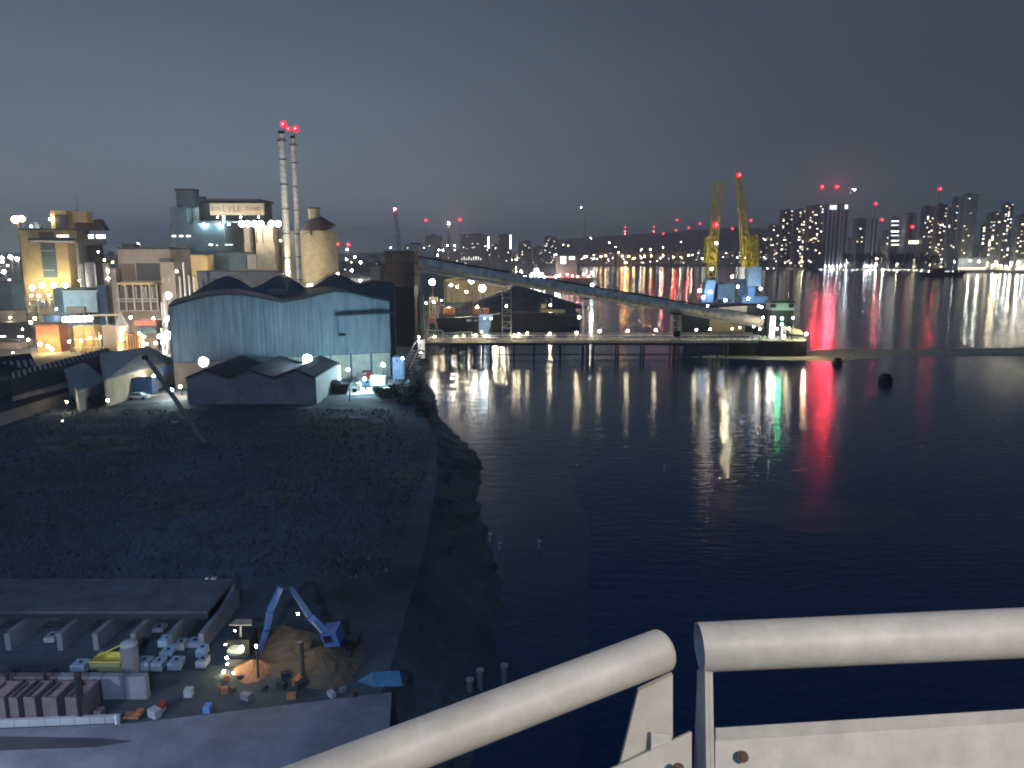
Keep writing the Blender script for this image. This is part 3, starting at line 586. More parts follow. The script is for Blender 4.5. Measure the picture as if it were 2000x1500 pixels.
# beige plant
Y = 285; t = thing('beige_plant', 'long beige process building with pipe galleries left of the blue shed', 'factory', (U(300, 560, Y).x, Y + 12, 5))
blk(t, 'wall', 229, 372, 487, 600, Y + 6, 30, M['beige'], 5); blk(t, 'wall', 372, 417, 498, 600, Y + 5, 22, M['tan'], 5).name = 'wall'
blk(t, 'lower_wall', 215, 232, 524, 608, Y + 2, 12, M['beige'], 5); blk(t, 'parapet', 227, 372, 482.5, 487, Y + 5.6, 31, M['roof']); blk(t, 'roof_vent', 352, 370, 477, 484, Y + 8, 6, M['dark']); blk(t, 'roof_box', 236, 272, 475, 482.5, Y + 12, 8, M['dark'])
blk(t, 'recess', 233, 262, 515, 548, Y + 5.7, .4, M['brown']); blk(t, 'recess', 265, 312, 514, 548, Y + 5.7, .4, M['dark']); blk(t, 'stair_tower', 312, 350, 512, 590, Y + 1, 5, M['beige'], 5); blk(t, 'stair_roof', 311, 340, 504, 512, Y + .5, 6, M['dark'])
blk(t, 'ledge', 228, 313, 552, 556, Y - .5, 6, M['tan'])
blk(t, 'gallery_back', 232, 306, 557, 607, Y + 4, 1, M['brown'])
for k, px in enumerate((228, 242, 258, 274, 290, 304)): blk(t, 'gallery_post', px, px + 1.6, 556, 606, Y, .4, M['steel'])
for py in (583, 588, 606): blk(t, 'gallery_beam', 227, 309, py, py + 1.6, Y - .45, .4, M['lgrey'])
for k, px in enumerate((248, 262, 267, 281, 286, 298)): p = U(px, 582, Y + 1.5); MB().tube((p.x, Y + 1.5, p.z), (p.x, Y + 1.5, p.z + 4.2), .35, None, 7).build('vessel', M['steel'], t)
for k, px in enumerate((317, 329)): blk(t, 'light_slot', px, px + 1.6, 543, 552, Y + .75, .25, M['cream'])
for k, (px, y0) in enumerate(((351, 540), (358, 512), (369, 538), (379, 540))):
    p = U(px, y0, 255); g = thing('vent_stack', ['first', 'tallest, second', 'third', 'fourth, rightmost'][k] + ' of the thin pale stacks above the shed eave', 'stack', (p.x, 255, 5), 'thin stacks beside the blue shed'); MB().tube((p.x, 255, 5), (p.x, 255, p.z), .38, .34, 8).build('pipe', M['silver'], g); MB().tube((p.x, 255, p.z), (p.x, 255, p.z + .3), .5, None, 8).build('cap', M['dark'], g)
lamp(328, 577, 262, 1.1, COOL, 700, 'bright cool floodlight beside the blue shed eave')
# brick works with orange lamps
Y = 232; t = thing('brick_works', 'red brick works glowing orange from its wall lamps', 'factory', (U(140, 690, Y).x, Y + 8, 5)); blk(t, 'wall', 68, 132, 634, 700, Y, 20, M['brick'], 5); blk(t, 'wall', 133, 142, 640, 700, Y - .5, 3, M['beige'], 5); blk(t, 'wall', 142.3, 198, 637, 700, Y + 1, 18, M['tan'], 5); blk(t, 'wall', 198.3, 242, 636, 700, Y + 3, 16, M['beige'], 5)
blk(t, 'parapet', 66, 133, 631.5, 634, Y - .5, 21, M['roof'])
for k, px in enumerate((149, 158, 167, 176, 185, 193)): blk(t, 'pipe_column', px, px + 1.4, 648, 692, Y - 1.2, .35, M['steel'])
for py in (662, 678): blk(t, 'catwalk', 143, 200, py, py + 1.4, Y - 1.6, 1.2, M['steel'])
for k, (px, py, I) in enumerate(((78, 672, 150), (93, 676, 110), (101, 682, 80), (135, 667, 50), (158, 665, 36), (176, 661, 36), (195, 659, 44))):
    lamp(px, py, Y - 3, .42 if k < 3 else .28, (1, .62, .2), I * 2.0, ['leftmost and largest orange lamp on the brick works', 'second orange lamp on the brick works', 'low orange lamp third on the brick works', 'orange lamp on the beige pier of the brick works', 'orange lamp among the pipes, left', 'orange lamp among the pipes, middle', 'orange lamp among the pipes, right'][k], zb=5, name='wall_lamp', cat='lamp', group='orange lamps on the brick works')
g = thing('round_tank', 'dark round tank standing behind the brick works roof', 'tank', (U(103, 632, 250).x, 250, 5)); p = U(103, 615, 250); MB().tube((p.x, 250, 5), (p.x, 250, p.z), 3.0, None, 18).build('shell', M['dblue'], g, smooth=True); MB().tube((p.x, 250, p.z), (p.x, 250, p.z + .3), 3.15, None, 18).build('rim', M['dark'], g)
for k in range(6): lamp(127 + k * 9.6, 624 - k * .4, 246, .95, WHITE, 150, ['first', 'second', 'third', 'fourth', 'fifth', 'sixth'][k] + ' from left in the tight row of white floods over the brick works', zb=5, group='row of white floodlights over the brick works')
lamp(68, 622, 255, .4, WHITE, 120, 'white lamp left of the round dark tank, upper'); lamp(60, 630, 255, .4, WHITE, 120, 'white lamp left of the round dark tank, lower'); lamp(44, 643, 250, .2, WHITE, 15, 'faint lamp over the dark left workshop')
Y = 244; a = U(180, 616, Y); b = U(236, 615, Y); g = thing('pipe_bridge', 'yellowish pipe running to the top of the conical silo', 'pipe', (a.x, Y, 5)); MB().tube(a, b, .35, None, 8).build('pipe', M['cream'], g)
for q in (a, (a + b) / 2): MB().tube((q.x, Y, 5), (q.x, Y, q.z), .18, None, 6).build('support', M['steel'], g)
Y = 228; p = U(238, 640, Y); g = thing('cone_silo', 'pale silo with a tall conical top lit orange from the front', 'silo', (p.x, Y, 5)); z1 = U(238, 636, Y).z; z2 = U(237, 613, Y).z
MB().tube((p.x, Y, 5), (p.x, Y, z1), 1.85, None, 20).build('shell', M['lgrey'], g, smooth=True); MB().tube((p.x, Y, z1), (p.x, Y, z2), 1.85, .3, 20).build('cone', M['lgrey'], g, smooth=True); MB().tube((p.x, Y, z2), (p.x, Y, z2 + .7), .35, None, 8).build('nozzle', M['cream'], g)
lamp(238, 650, 225.3, .35, (1, .7, .35), 90, 'orange white lamp glaring on the conical silo', name='wall_lamp', cat='lamp'); lamp(239, 663, 225.3, .3, (1, .65, .3), 45, 'lower orange lamp on the conical silo', name='wall_lamp', cat='lamp')
Y = 226; g = thing('ribbed_store', 'small store with vivid orange lit ribbed front by the conical silo', 'building', (U(262, 690, Y).x, Y + 3, 5)); blk(g, 'wall', 246, 280, 653, 700, Y, 8, M['rust'], 5)
for k in range(6): blk(g, 'rib', 247 + k * 5, 248.6 + k * 5, 654, 700, Y - .25, .23, M['cream'])
lamp(272, 651, 221, .25, ORANGE, 110, 'orange lamp over the ribbed store front', name='wall_lamp', cat='lamp')
Y = 240; g = thing('pipe_hall', 'salmon roofed pipe hall between the conical silo and blue shed', 'building', (U(295, 660, Y).x, Y + 5, 5)); blk(g, 'wall', 262, 322, 637, 700, Y, 10, M['beige'], 5); blk(g, 'fascia', 261, 322, 626, 636.6, Y - .6, 11, M['rose'])
a, b, c_, d_ = U(266, 650, Y - 3), U(306, 650, Y - 3), U(298, 640, Y - .7), U(276, 640, Y - .7); MB().ext([a, b, c_, d_], (0, 0, .3)).build('hip_roof', M['teal'], g)
for k, (px, y0, r) in enumerate(((317, 590, .5), (324, 572, .6), (322, 640, .55), (332, 640, .3))): p = U(px, y0, 236); MB().tube((p.x, 236 - k, 5), (p.x, 236 - k, p.z), r, None, 8).build('vessel', M['lgrey'], g)
for k, (px, py, I, r, lb) in enumerate(((327, 655, 420, .8, 'brightest white floodlight beside the blue shed wall'), (318, 668, 120, .4, 'white lamp under the brightest one by the shed wall'), (325, 625, 100, .4, 'white lamp above the brightest one by the shed wall'), (311, 657, 80, .4, 'white lamp left of the brightest by the shed wall'), (304, 670, 30, .3, 'warm small lamp low in the pipe hall'), (281, 658, 25, .22, 'small white lamp under the teal hip roof'), (322, 688, 60, .35, 'warm lamp behind the shed roof corner'), (331, 619, 60, .3, 'small white lamp high beside the blue shed'))):
    lamp(px, py, 229 - k * .8, r * 1.5, WHITE if k not in (4, 6) else WARM, I, lb, zb=5)
# refinery with sign
Y = 345; t = thing('refinery', 'big teal refinery block carrying the lit yellow sign board', 'refinery', (U(420, 490, Y).x, Y + 15, 5))
blk(t, 'lower_wall', 332, 478, 436, 560, Y, 30, M['teal'], 5); blk(t, 'left_wall', 332, 376, 405, 436, Y + .02, 26, M['teal']); blk(t, 'head_house', 343, 388, 372, 405, Y + 4, 16, M['dteal']); blk(t, 'head_roof', 341, 389, 368, 371.7, Y + 3, 18, M['dark']); blk(t, 'back_wall', 387, 530, 394, 436, Y + 14, 12, M['dteal']); blk(t, 'canopy_roof', 388, 534, 388, 393, Y + 6, 22, M['dark']); blk(t, 'roof_box', 388, 402, 384, 388, Y + 8, 8, M['dark'])
blk(t, 'side_panel', 376.5, 387, 404, 434, Y + 8, 1, M['cyanp']); blk(t, 'terrace_band', 377, 470, 431.5, 435.8, Y + 4, 1, M['cyanp']); blk(t, 'vent_fin', 433, 439, 420, 431, Y + 4, 1, M['cyanp'])
for px, py, w_, i_ in ((340, 461, 1.6, 0), (354, 461, 1.6, 0), (368, 461, 1.8, 0), (412, 478, 1.6, 0), (447, 478, 3.5, 3), (424, 479, .8, 1)): win(t, px, py, Y, w_, .55, wlit[i_] if i_ == 0 else emit(WHITE, 1.5))
sb = blk(t, 'sign_board', 409, 515, 397, 420, Y + 5, 1, mat('sign_yellow', (.62, .52, .34), .6)); 
def text(s_, px0, px1, py, Yt, hpx, m, parent, nm='lettering'):
    cu = bpy.data.curves.new(nm, 'FONT'); cu.body = s_; cu.size = 1; cu.extrude = .04
    o = bpy.data.objects.new(nm, cu); C.objects.link(o); bpy.context.view_layer.update()
    a = U(px0, py, Yt); b = U(px1, py, Yt); k = (b.x - a.x) / max(o.dimensions.x, .01); hs = hpx / ppm(Yt, 50) / max(o.dimensions.y, .01)
    o.parent = parent; o.location = Vector((a.x, Yt, a.z)) - Vector(parent['_w']); o.rotation_euler = (math.pi / 2, 0, 0); o.scale = (k, hs, 1)
    cu.materials.append(m); me = bpy.data.meshes.new_from_object(o.evaluated_get(bpy.context.evaluated_depsgraph_get())); bpy.data.objects.remove(o); o2 = bpy.data.objects.new(nm, me)
    C.objects.link(o2); o2.parent = parent; o2.location = Vector((a.x, Yt, a.z)) - Vector(parent['_w']); o2.rotation_euler = (math.pi / 2, 0, 0); o2.scale = (k, hs, 1); return o2
lm = mat('sign_letters', (.30, .17, .14), .6)
text('TATE &', 413, 431, 411.5, Y + 4.9, 7, lm, sb); text('LYLE', 435, 470, 414, Y + 4.9, 11, lm, sb); text('SUGARS', 479, 508, 410.5, Y + 4.9, 6, lm, sb)
for k, px in enumerate((398, 428, 447)): lamp(px, 438, Y - 1, .3, COOL, 170, ['left', 'middle', 'right'][k] + ' of three cool wall floods on the refinery terrace', zb=5, name='wall_lamp', cat='lamp', pole=False, group='cool wall floods on the refinery')
for k, px in enumerate((472, 484, 497, 509, 530, 543)): lamp(px, 437, 314, 1.25, WHITE, 190, ['first', 'second', 'third', 'fourth', 'fifth', 'sixth'][k] + ' from left in the row of glaring floods below the sign', zb=40, group='glaring floods below the sign')
for px in (425, 470, 505): lamp(px, 424, Y + 1, .22, WARM, 40, {425: 'left', 470: 'middle', 505: 'right'}[px] + ' small warm lamp lighting the sign board', zb=45, name='sign_lamp', cat='lamp', pole=False, back=0)
# silos
Y = 318; t = thing('silo_block', 'cream concrete silo block with two shafts right of the refinery', 'silo', (U(520, 500, Y).x, Y + 8, 5)); blk(t, 'wall', 475, 492, 443, 495, Y + 4, 14, M['cream'], 5); blk(t, 'groove', 492.2, 498, 446, 530, Y + 7, 10, M['dteal'], 5); blk(t, 'wall', 498.2, 548, 443, 560, Y, 20, M['cream'], 5); blk(t, 'wall', 548.2, 590, 452, 560, Y + 5, 14, M['beige'], 5); blk(t, 'coping', 473, 549, 440, 443, Y - .4, 21, M['lgrey'])
Y = 300; p = U(617, 540, Y); rr_ = 36 / ppm(Y, 35); g = thing('round_silo', 'big round cream silo with a dark conical roof and white cap', 'silo', (p.x, Y + rr_, 5))
z1 = U(617, 450, Y).z; z2 = U(603, 428, Y + rr_).z; c0 = Vector((p.x, Y + rr_, 0))
MB().tube(c0 + Vector((0, 0, 5)), c0 + Vector((0, 0, z1)), rr_, rr_ * .985, 36).build('shell', M['cream'], g, smooth=True)
MB().tube(c0 + Vector((0, 0, z1)), c0 + Vector((-1.5, 0, z2)), rr_ * 1.03, 3.2, 36).build('roof', M['brown'], g, smooth=True)
MB().tube(c0 + Vector((-1.5, 0, z2)), c0 + Vector((-1.5, 0, z2 + 4)), 2.4, None, 16).build('cap', M['cream'], g); MB().tube(c0 + Vector((-1.5, 0, z2 + 4)), c0 + Vector((-1.5, 0, z2 + 4.5)), 2.6, None, 16).build('cap_lid', M['dark'], g)
for px, py, w_, h_ in ((608, 454, 1, 2), (648, 472, .8, 3.5)): win(g, px, py, Y + (.3 if px < 620 else 4.6), w_, h_, M['dark'], 'hatch')
MB().tube(c0 + Vector((-rr_ * .98, -2, z1)), c0 + Vector((-2.5, -1, z2 + 2)), .2, None, 5).build('stair_rail', M['lgrey'], g)
lamp(660, 535, 262, .3, WARM, 40, 'small warm lamp on the silo foot by the shed ridge', zb=20); lamp(606, 560, 216, .85, WHITE, 200, 'oval white lamp between two shed roof peaks')
for k, (px, py, c, I) in enumerate(((530, 545, YEL, 700), (640, 560, YEL, 900))): lamp(px, py, 285, .3, c, I, ('added warm lamp lighting the cream silo block', 'added warm lamp lighting the round silo')[k])  # both lamps added to brighten the silo fronts
Y = 300; t = thing('low_block', 'low dark green block in front of the refinery', 'building', (U(450, 510, Y).x, Y + 6, 5)); blk(t, 'wall', 418, 500, 494, 560, Y, 12, M['dteal'], 5); blk(t, 'round_vent', 482, 500, 497, 526, Y - 1, 1, M['grey']); blk(t, 'coping', 417, 489, 492, 494, Y - .3, 12.6, M['roof'])
Y = 262; t = thing('low_block', 'flat grey block directly behind the blue shed roofs', 'building', (U(480, 540, Y).x, Y + 6, 5)); blk(t, 'wall', 384, 567, 531, 600, Y, 10, M['grey'].copy() if 0 else mat('dull_cladding', (.10, .12, .14)), 5); blk(t, 'coping', 383, 568, 529, 531, Y - .3, 10.6, M['roof'])
for k, (px, py, Y_, I, c) in enumerate(((255, 620, 268, 420, WARM), (300, 622, 268, 420, WARM), (392, 545, 270, 380, WARM), (345, 530, 262, 260, WHITE), (215, 646, 250, 200, (1, .7, .4)), (228, 690, 224, 120, (1, .6, .25)), (286, 672, 228, 140, WARM), (300, 700, 222, 160, (1, .7, .4)), (160, 700, 222, 160, (1, .6, .25)), (55, 664, 236, 60, (1, .7, .4)), (25, 690, 230, 50, (1, .7, .4)), (110, 604, 292, 120, COOL), (20, 620, 270, 70, WARM))):
    lamp(px, py, Y_, .3, c, I, 'added yard lamp, number %s from the list of works yard lights' % k, zb=5, name='yard_fill_lamp', cat='lamp', group='added yard lamps of the works', back=0)  # lamps added to brighten the works walls and yard floor
# chimneys
def chimney(xt, yt, w_, Y, label):
    p = U(xt, yt, Y); r = w_ / 2 / ppm(Y, 60); g = thing('chimney', label, 'chimney', (p.x, Y, 5), 'twin steel chimneys')
    n = 9; zs = [5 + (p.z - 5) * i / n for i in range(n + 1)]
    for i in range(n):
        MB().tube((p.x, Y, zs[i]), (p.x, Y, zs[i + 1]), r, r, 20).build('shaft', M['silver'], g, smooth=True)
        if i: MB().tube((p.x, Y, zs[i] - .15), (p.x, Y, zs[i] + .15), r * 1.12, None, 20).build('flange', M['dark'], g)
    mb = MB()
    for i in range(260):
        a0 = i * .42; z0 = p.z - 1 - i * .115 * 1.0; mb.tube((p.x + math.cos(a0) * r, Y + math.sin(a0) * r, z0), (p.x + math.cos(a0 + .42) * r, Y + math.sin(a0 + .42) * r, z0 - .115), .10, None, 4, False)
    mb.build('strake', M['steel'], g)
    MB().tube((p.x, Y, p.z), (p.x, Y, p.z + .9), r * .95, None, 20).build('rim', M['black'], g)
    MB().tube((p.x, Y, p.z - 2), (p.x, Y, p.z - 1.8), r * 1.6, None, 20).build('platform', M['dark'], g)
    return g, p
g1, p1 = chimney(549.5, 262, 13, 232, 'left and thicker of two tall steel chimneys with red lights'); g2, p2 = chimney(572, 271, 9.5, 245, 'right and thinner of two tall steel chimneys with red lights')
for k, (px, py, I) in enumerate(((554, 243, 110), (564, 252, 50))): q = U(px, py, 230); beacon(g1, q, .55 if k == 0 else .35, I); MB().tube((q.x, 230, p1.z), (q.x, 230, q.z), .1, None, 5).build('beacon_post', M['dark'], g1)
q = U(578, 252, 243); beacon(g2, q, .55, 110); MB().tube((p2.x + .9, 243, p2.z), (q.x, 243, q.z), .1, None, 5).build('beacon_post', M['dark'], g2)
lamp(562, 532, 226, .3, WARM, 800, 'added warm lamp near the chimney feet behind the shed roofs', zb=5); lamp(548, 470, 250, .2, WHITE, 90, 'small lamp beside the thicker chimney shaft', zb=5, back=.5)  # the first lamp is added to brighten the chimney shafts
p = U(150, 410, 340); q = U(149, 375, 340); g = thing('antenna', 'thin antenna whip on the tan mill roof', 'antenna', (p.x, 340, p.z)); MB().tube(p, q, .12, .05, 5).build('whip', M['grey'], g); MB().box(p, (.8, .8, .4)).build('foot', M['dark'], g)
# ================================================================== BIG BLUE SHED
AX = Vector((-.358, .934, 0)); WX = Vector((.934, .358, 0))
RC = U(764, 700, 184); RC.z = 0; LW = 49.5; LC = RC - WX * LW
t = thing('storage_shed', 'huge pale blue ribbed storage shed with wavy gable roof', 'shed', (LC + WX * LW / 2 + Vector((0, 0, 5))))
prof = [(0, 23.8), (4, 25.6), (8, 27.2), (12, 27.8), (15, 27.6), (19, 26.4), (24, 24.6), (29, 25.6), (33, 27.2), (36.5, 28.2), (40, 27.6), (45, 25.4), (49.5, 24.0)]
def ph(s_):
    for (a, b), (c, d) in zip(prof, prof[1:]):
        if a <= s_ <= c: return b + (d - b) * (s_ - a) / (c - a)
    return prof[-1][1]
prof = [(a_, 25.1 + (b_ - 26.3) * .62) for a_, b_ in prof]
n = 9
for i in range(n):
    s0, s1 = LW * i / n + .04, LW * (i + 1) / n - .04
    xs = [s0] + [a for a, _ in prof if s0 < a < s1] + [s1]
    P = [LC + WX * s0 + Vector((0, 0, 11.2)), LC + WX * s1 + Vector((0, 0, 11.2))] + [LC + WX * x + Vector((0, 0, ph(x))) for x in reversed(xs)]
    MB().ext(P, AX * .3).build('wall_panel', blue_clad, t)
MB().ext([LC + WX * .2 + Vector((0, 0, 5)), LC + WX * (LW - .2) + Vector((0, 0, 5))] + [LC + WX * min(max(x, .2), LW - .2) + Vector((0, 0, ph(x) - .15)) for x, _ in reversed(prof)], AX * 18).copy if 0 else None
body = [LC + AX * .32 + WX * .1 + Vector((0, 0, 5)), LC + AX * .32 + WX * (LW - .1) + Vector((0, 0, 5))] + [LC + AX * .32 + WX * min(max(x, .1), LW - .1) + Vector((0, 0, z - .2)) for x, z in reversed(prof)]
MB().ext(body, AX * 22).build('body', M['dblue'], t)
MB().ext([LC + AX * -.5 + WX * x + Vector((0, 0, z + .02)) for x, z in prof] + [LC + AX * -.5 + WX * x + Vector((0, 0, z + .5)) for x, z in reversed(prof)], AX * 23).build('roof', M['roof'], t)
base_m = [M['brick'] if i < 3 else M['cream'] for i in range(10)]
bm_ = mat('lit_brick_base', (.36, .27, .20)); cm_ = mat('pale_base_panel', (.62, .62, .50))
for i in range(10):
    s0, s1 = LW * i / 10 + (.25 if i > 6 else .03), LW * (i + 1) / 10 - (.25 if i > 6 else .03)
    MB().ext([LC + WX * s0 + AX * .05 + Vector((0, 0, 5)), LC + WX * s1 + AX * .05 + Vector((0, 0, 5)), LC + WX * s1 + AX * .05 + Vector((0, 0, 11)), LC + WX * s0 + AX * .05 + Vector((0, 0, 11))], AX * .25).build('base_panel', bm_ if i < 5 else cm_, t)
a = LC + WX * 36.2 + AX * -1.2 + Vector((0, 0, 20.6)); b = LC + WX * 50.3 + AX * -1.2 + Vector((0, 0, 20.8)); MB().ext([a, b, b + Vector((0, 0, .35)), a + Vector((0, 0, .35))], AX * 1.15).build('gutter', M['dark'], t)
a = LC + WX * 37 + AX * -.6 + Vector((0, 0, 16)); MB().tube(a, a + Vector((0, 0, 5)), .1, None, 6).build('downpipe', M['blue'], t); MB().ball(LC + WX * 37.6 + AX * -1 + Vector((0, 0, 16)), .9, .35, 10, 5).build('lamp_shade', M['dark'], t)
# back range with three humps
Yb = 205; t = thing('storage_shed', 'dark three humped shed range behind the blue shed', 'shed', (U(560, 560, Yb).x, Yb + 10, 5)); hp = [(328, 606), (352, 592), (388, 568), (430, 545), (446, 542), (466, 549), (492, 566), (512, 558), (536, 543), (550, 539), (566, 545), (598, 566), (612, 563), (642, 543), (658, 538), (676, 544), (704, 559), (735, 553), (770, 556)]
P = [U(x, y, Yb) for x, y in hp]; MB().ext([Vector((P[0].x, Yb, 5)), Vector((P[-1].x, Yb, 5))] + [p for p in reversed(P)], (0, .5, 0)).build('wall', M['dteal'], t); MB().ext([p + Vector((0, 0, .02)) for p in P] + [p + Vector((0, 0, .4)) for p in reversed(P)], (-4, 14, 0)).build('roof', M['roof'], t)
MB().ext([U(515, 577, Yb - 3), U(536, 583, Yb - 3), U(556, 577, Yb - 3), U(545, 570, Yb - 3), U(522, 569, Yb - 3)], (0, 2.5, .8)).build('painted_light_slope', M['beige'], t)  # lit patch of roof: its light is put into the beige colour
Y = 214; t = thing('flat_store', 'dark flat roofed store between the shed humps and the brown tower', 'building', (U(728, 570, Y).x, Y + 5, 5)); blk(t, 'wall', 724, 749, 521, 560, Y + 20, 10, M['grey'], 5); blk(t, 'lower_wall', 700, 756, 553, 640, Y, 20, M['black'], 5)
Y = 420; t = thing('lit_store', 'small white lit store seen over the shed valley', 'building', (U(704, 550, Y).x, Y + 5, 5)); blk(t, 'wall', 683, 724, 544, 570, Y, 10, M['white'], 5); blk(t, 'roof', 682, 725, 541, 544, Y - .5, 11, M['grey']); lamp(704, 548, 410, .5, WHITE, 260, 'white lamp on the small lit store', name='wall_lamp', cat='lamp')
# floods in front of the shed
g = lamp(397, 707, 158, 1.0, COOL, 150, 'dazzling white floodlight near the left corner of the blue shed', zb=5)
g = lamp(600, 701, 163, .95, (.66, .88, 1), 430, 'dazzling white floodlight between the gables of the small sheds', zb=5)
lamp(748, 712, 168, .3, (.50, .84, 1), 760, 'cool lamp at the right foot of the blue shed', zb=5)
# ================================================================== SMALL GABLED SHEDS IN FRONT
Yf = 149; Dp = 20
t = thing('gabled_shed', 'low grey shed with three dark pitched roofs before the blue shed', 'shed', (U(520, 780, Yf).x, Yf + 10, 5))
gx = [364, 447, 536, 617, 678]; X = [U(x, 740, Yf).x for x in gx]; ze, zr = U(447, 739, Yf).z, U(401, 724, Yf).z + .1
zr2 = [U(401, 724, Yf).z, U(488, 723, Yf).z, U(577, 721, Yf).z, U(640, 724, Yf).z]
pr = [(X[0], ze)]
rx = [U(401, 725, Yf).x, U(487, 724, Yf).x, U(577, 722, Yf).x]
for i in range(3): pr += [(rx[i], zr), (X[i + 1], ze)]
pr += [(X[4] , ze + 2.3)]
# walls: one front panel per bay
for i in range(3):
    seg = [(X[i], ze), (rx[i], zr), (X[i + 1], ze)]
    MB().ext([Vector((seg[0][0] + .03, Yf, 5)), Vector((seg[2][0] - .03, Yf, 5))] + [Vector((min(max(a, seg[0][0] + .03), seg[2][0] - .03), Yf, b)) for a, b in reversed(seg)], (0, Dp, 0)).build('gable_wall', M['grey'], t)
    MB().ext([Vector((a, Yf - .5, b + .02)) for a, b in seg] + [Vector((a, Yf - .5, b + .3)) for a, b in reversed(seg)], (0, Dp + 1, 0)).build('roof', roof_rib, t)
MB().span((X[3] + .05, Yf + Dp - .9, 5.2), (X[3] + .35, Yf + Dp - .1, ze - .4)).build('light_strip', emit((.85, .97, 1), 9), t)
lamp(680, 722, Yf + 3, .25, COOL, 60, 'cool lamp under the right eave of the small gabled shed', zb=5, name='wall_lamp', cat='lamp')
g = thing('small_marker', 'small pale board standing before the gabled shed wall', 'board', G(461, 790)); q = G(461, 790); MB().box(q + Vector((0, 0, 1)), (1, .15, 1.6)).build('board', M['grey'], g); MB().tube(q, q + Vector((0, .1, 1)), .06, None, 5).build('post', M['dark'], g)
q = G(655, 768); g = thing('rubbish_skip', 'dark heaped skip at the right corner of the gabled shed', 'skip', q); MB().ext([q + Vector((-2.4, 0, 0)), q + Vector((2.4, 0, 0)), q + Vector((3, 0, 2)), q + Vector((-3, 0, 2))], (0, 2.4, 0)).build('bin', M['black'], g); MB().ball(q + Vector((0, 1.2, 2)), 2, .4, 10, 5).build('load', M['coal'], g)
# ================================================================== LEFT SHEDS WITH SKYLIGHTS
def slope(parent, name, pts, m, th=.25):
    P = [Vector(p) for p in pts]; return MB().ext([p - Vector((0, 0, th)) for p in P], (0, 0, th)).build(name, m, parent)
# long shed A: ridge from (300,677) running left to (40,730)
def shedpx(label, ridge_, eave, wall_to, m, skyl, end=None, name='long_shed'):
    """ridge_, eave: two (px,py,z) each, far end first"""
    r = [G(a, b, z) for a, b, z in ridge_]; e = [G(a, b, z) for a, b, z in eave]
    c = (e[0] + e[1]) / 2; t = thing(name, label, 'shed', (c.x, c.y, 5), 'sheds on the left yard')
    slope(t, 'roof', [e[0], e[1], r[1], r[0]], m)
    bk = [r[i] * 2 - e[i] for i in (0, 1)]
    for q, z in zip(bk, (0, 1)): q.z = e[z].z
    slope(t, 'roof', [r[0], r[1], bk[1], bk[0]], M['roof'])
    for i, nm in ((0, 'end_wall'), (1, 'end_wall')):
        a, b = Vector((e[i].x, e[i].y, 5)), Vector((bk[i].x, bk[i].y, 5)); d = (e[1 - i] - e[i]).normalized() * .3
        MB().ext([a, b, bk[i] - Vector((0, 0, .3)), r[i] - Vector((0, 0, .3)), e[i] - Vector((0, 0, .3))], d).build(nm, M['lgrey'], t)
    d = (bk[0] - e[0]).normalized() * .3
    MB().ext([Vector((e[0].x, e[0].y, 5)), Vector((e[1].x, e[1].y, 5)), e[1] - Vector((0, 0, .3)), e[0] - Vector((0, 0, .3))], d).build('front_wall', M['cream' if 'blue lit end' in label else 'grey'], t)
    if skyl:
        n, f0, f1 = skyl; up = Vector((0, 0, .06))
        for i in range(n):
            f = (i + .5) / n; a = r[0].lerp(r[1], f); b = e[0].lerp(e[1], f); w_ = (r[1] - r[0]) / n * .22
            p0, p1_ = a.lerp(b, f0) + up, a.lerp(b, f1) + up
            MB().ext([p0 - w_, p0 + w_, p1_ + w_, p1_ - w_], (0, 0, .08)).build('skylight', M['lgrey'], t)
    return t, r, e
t, r, e = shedpx('long pale roofed shed with a row of skylights and blue lit end', [(292, 677, 14), (196, 690, 14)], [(340, 703, 10.5), (206, 742, 10.5)], None, roof_pale, None)
# blue lit end
for i, (x0, x1) in enumerate(((302, 310), (311, 322), (323, 331), (332, 339))):
    f0 = 1 - (x0 - 206) / 134; f1 = 1 - (x1 - 206) / 134
    a = e[0].lerp(e[1], f0) + Vector((.1, -.35, -.9)); b = e[0].lerp(e[1], f1) + Vector((.1, -.35, -.9)); MB().ext([a, b, b - Vector((0, 0, 2)), a - Vector((0, 0, 2))], (0, .2, 0)).build('window', M['lblue'], t)
t, r, e = shedpx('long dark roofed shed with the long row of pale skylights', [(210, 679, 13), (20, 728, 13)], [(246, 712, 9.5), (24, 772, 9.5)], None, M['roof'], (22, .03, .30))
t, r, e = shedpx('left dark shed with a short row of pale skylights', [(60, 690, 13), (-90, 706, 13)], [(76, 724, 9.5), (-100, 742, 9.5)], None, M['roof'], (12, .35, .75))
t, r, e = shedpx('front dark shed whose pale end wall shows at the lower left', [(60, 736, 11), (-120, 760, 11)], [(152, 757, 7.6), (-60, 822, 7.6)], None, roof_rib, None)
t, r, e = shedpx('pale beige roofed shed sloping to the truck yard', [(160, 702, 12), (118, 712, 12)], [(206, 742, 9), (152, 766, 9)], None, roof_pale, None)
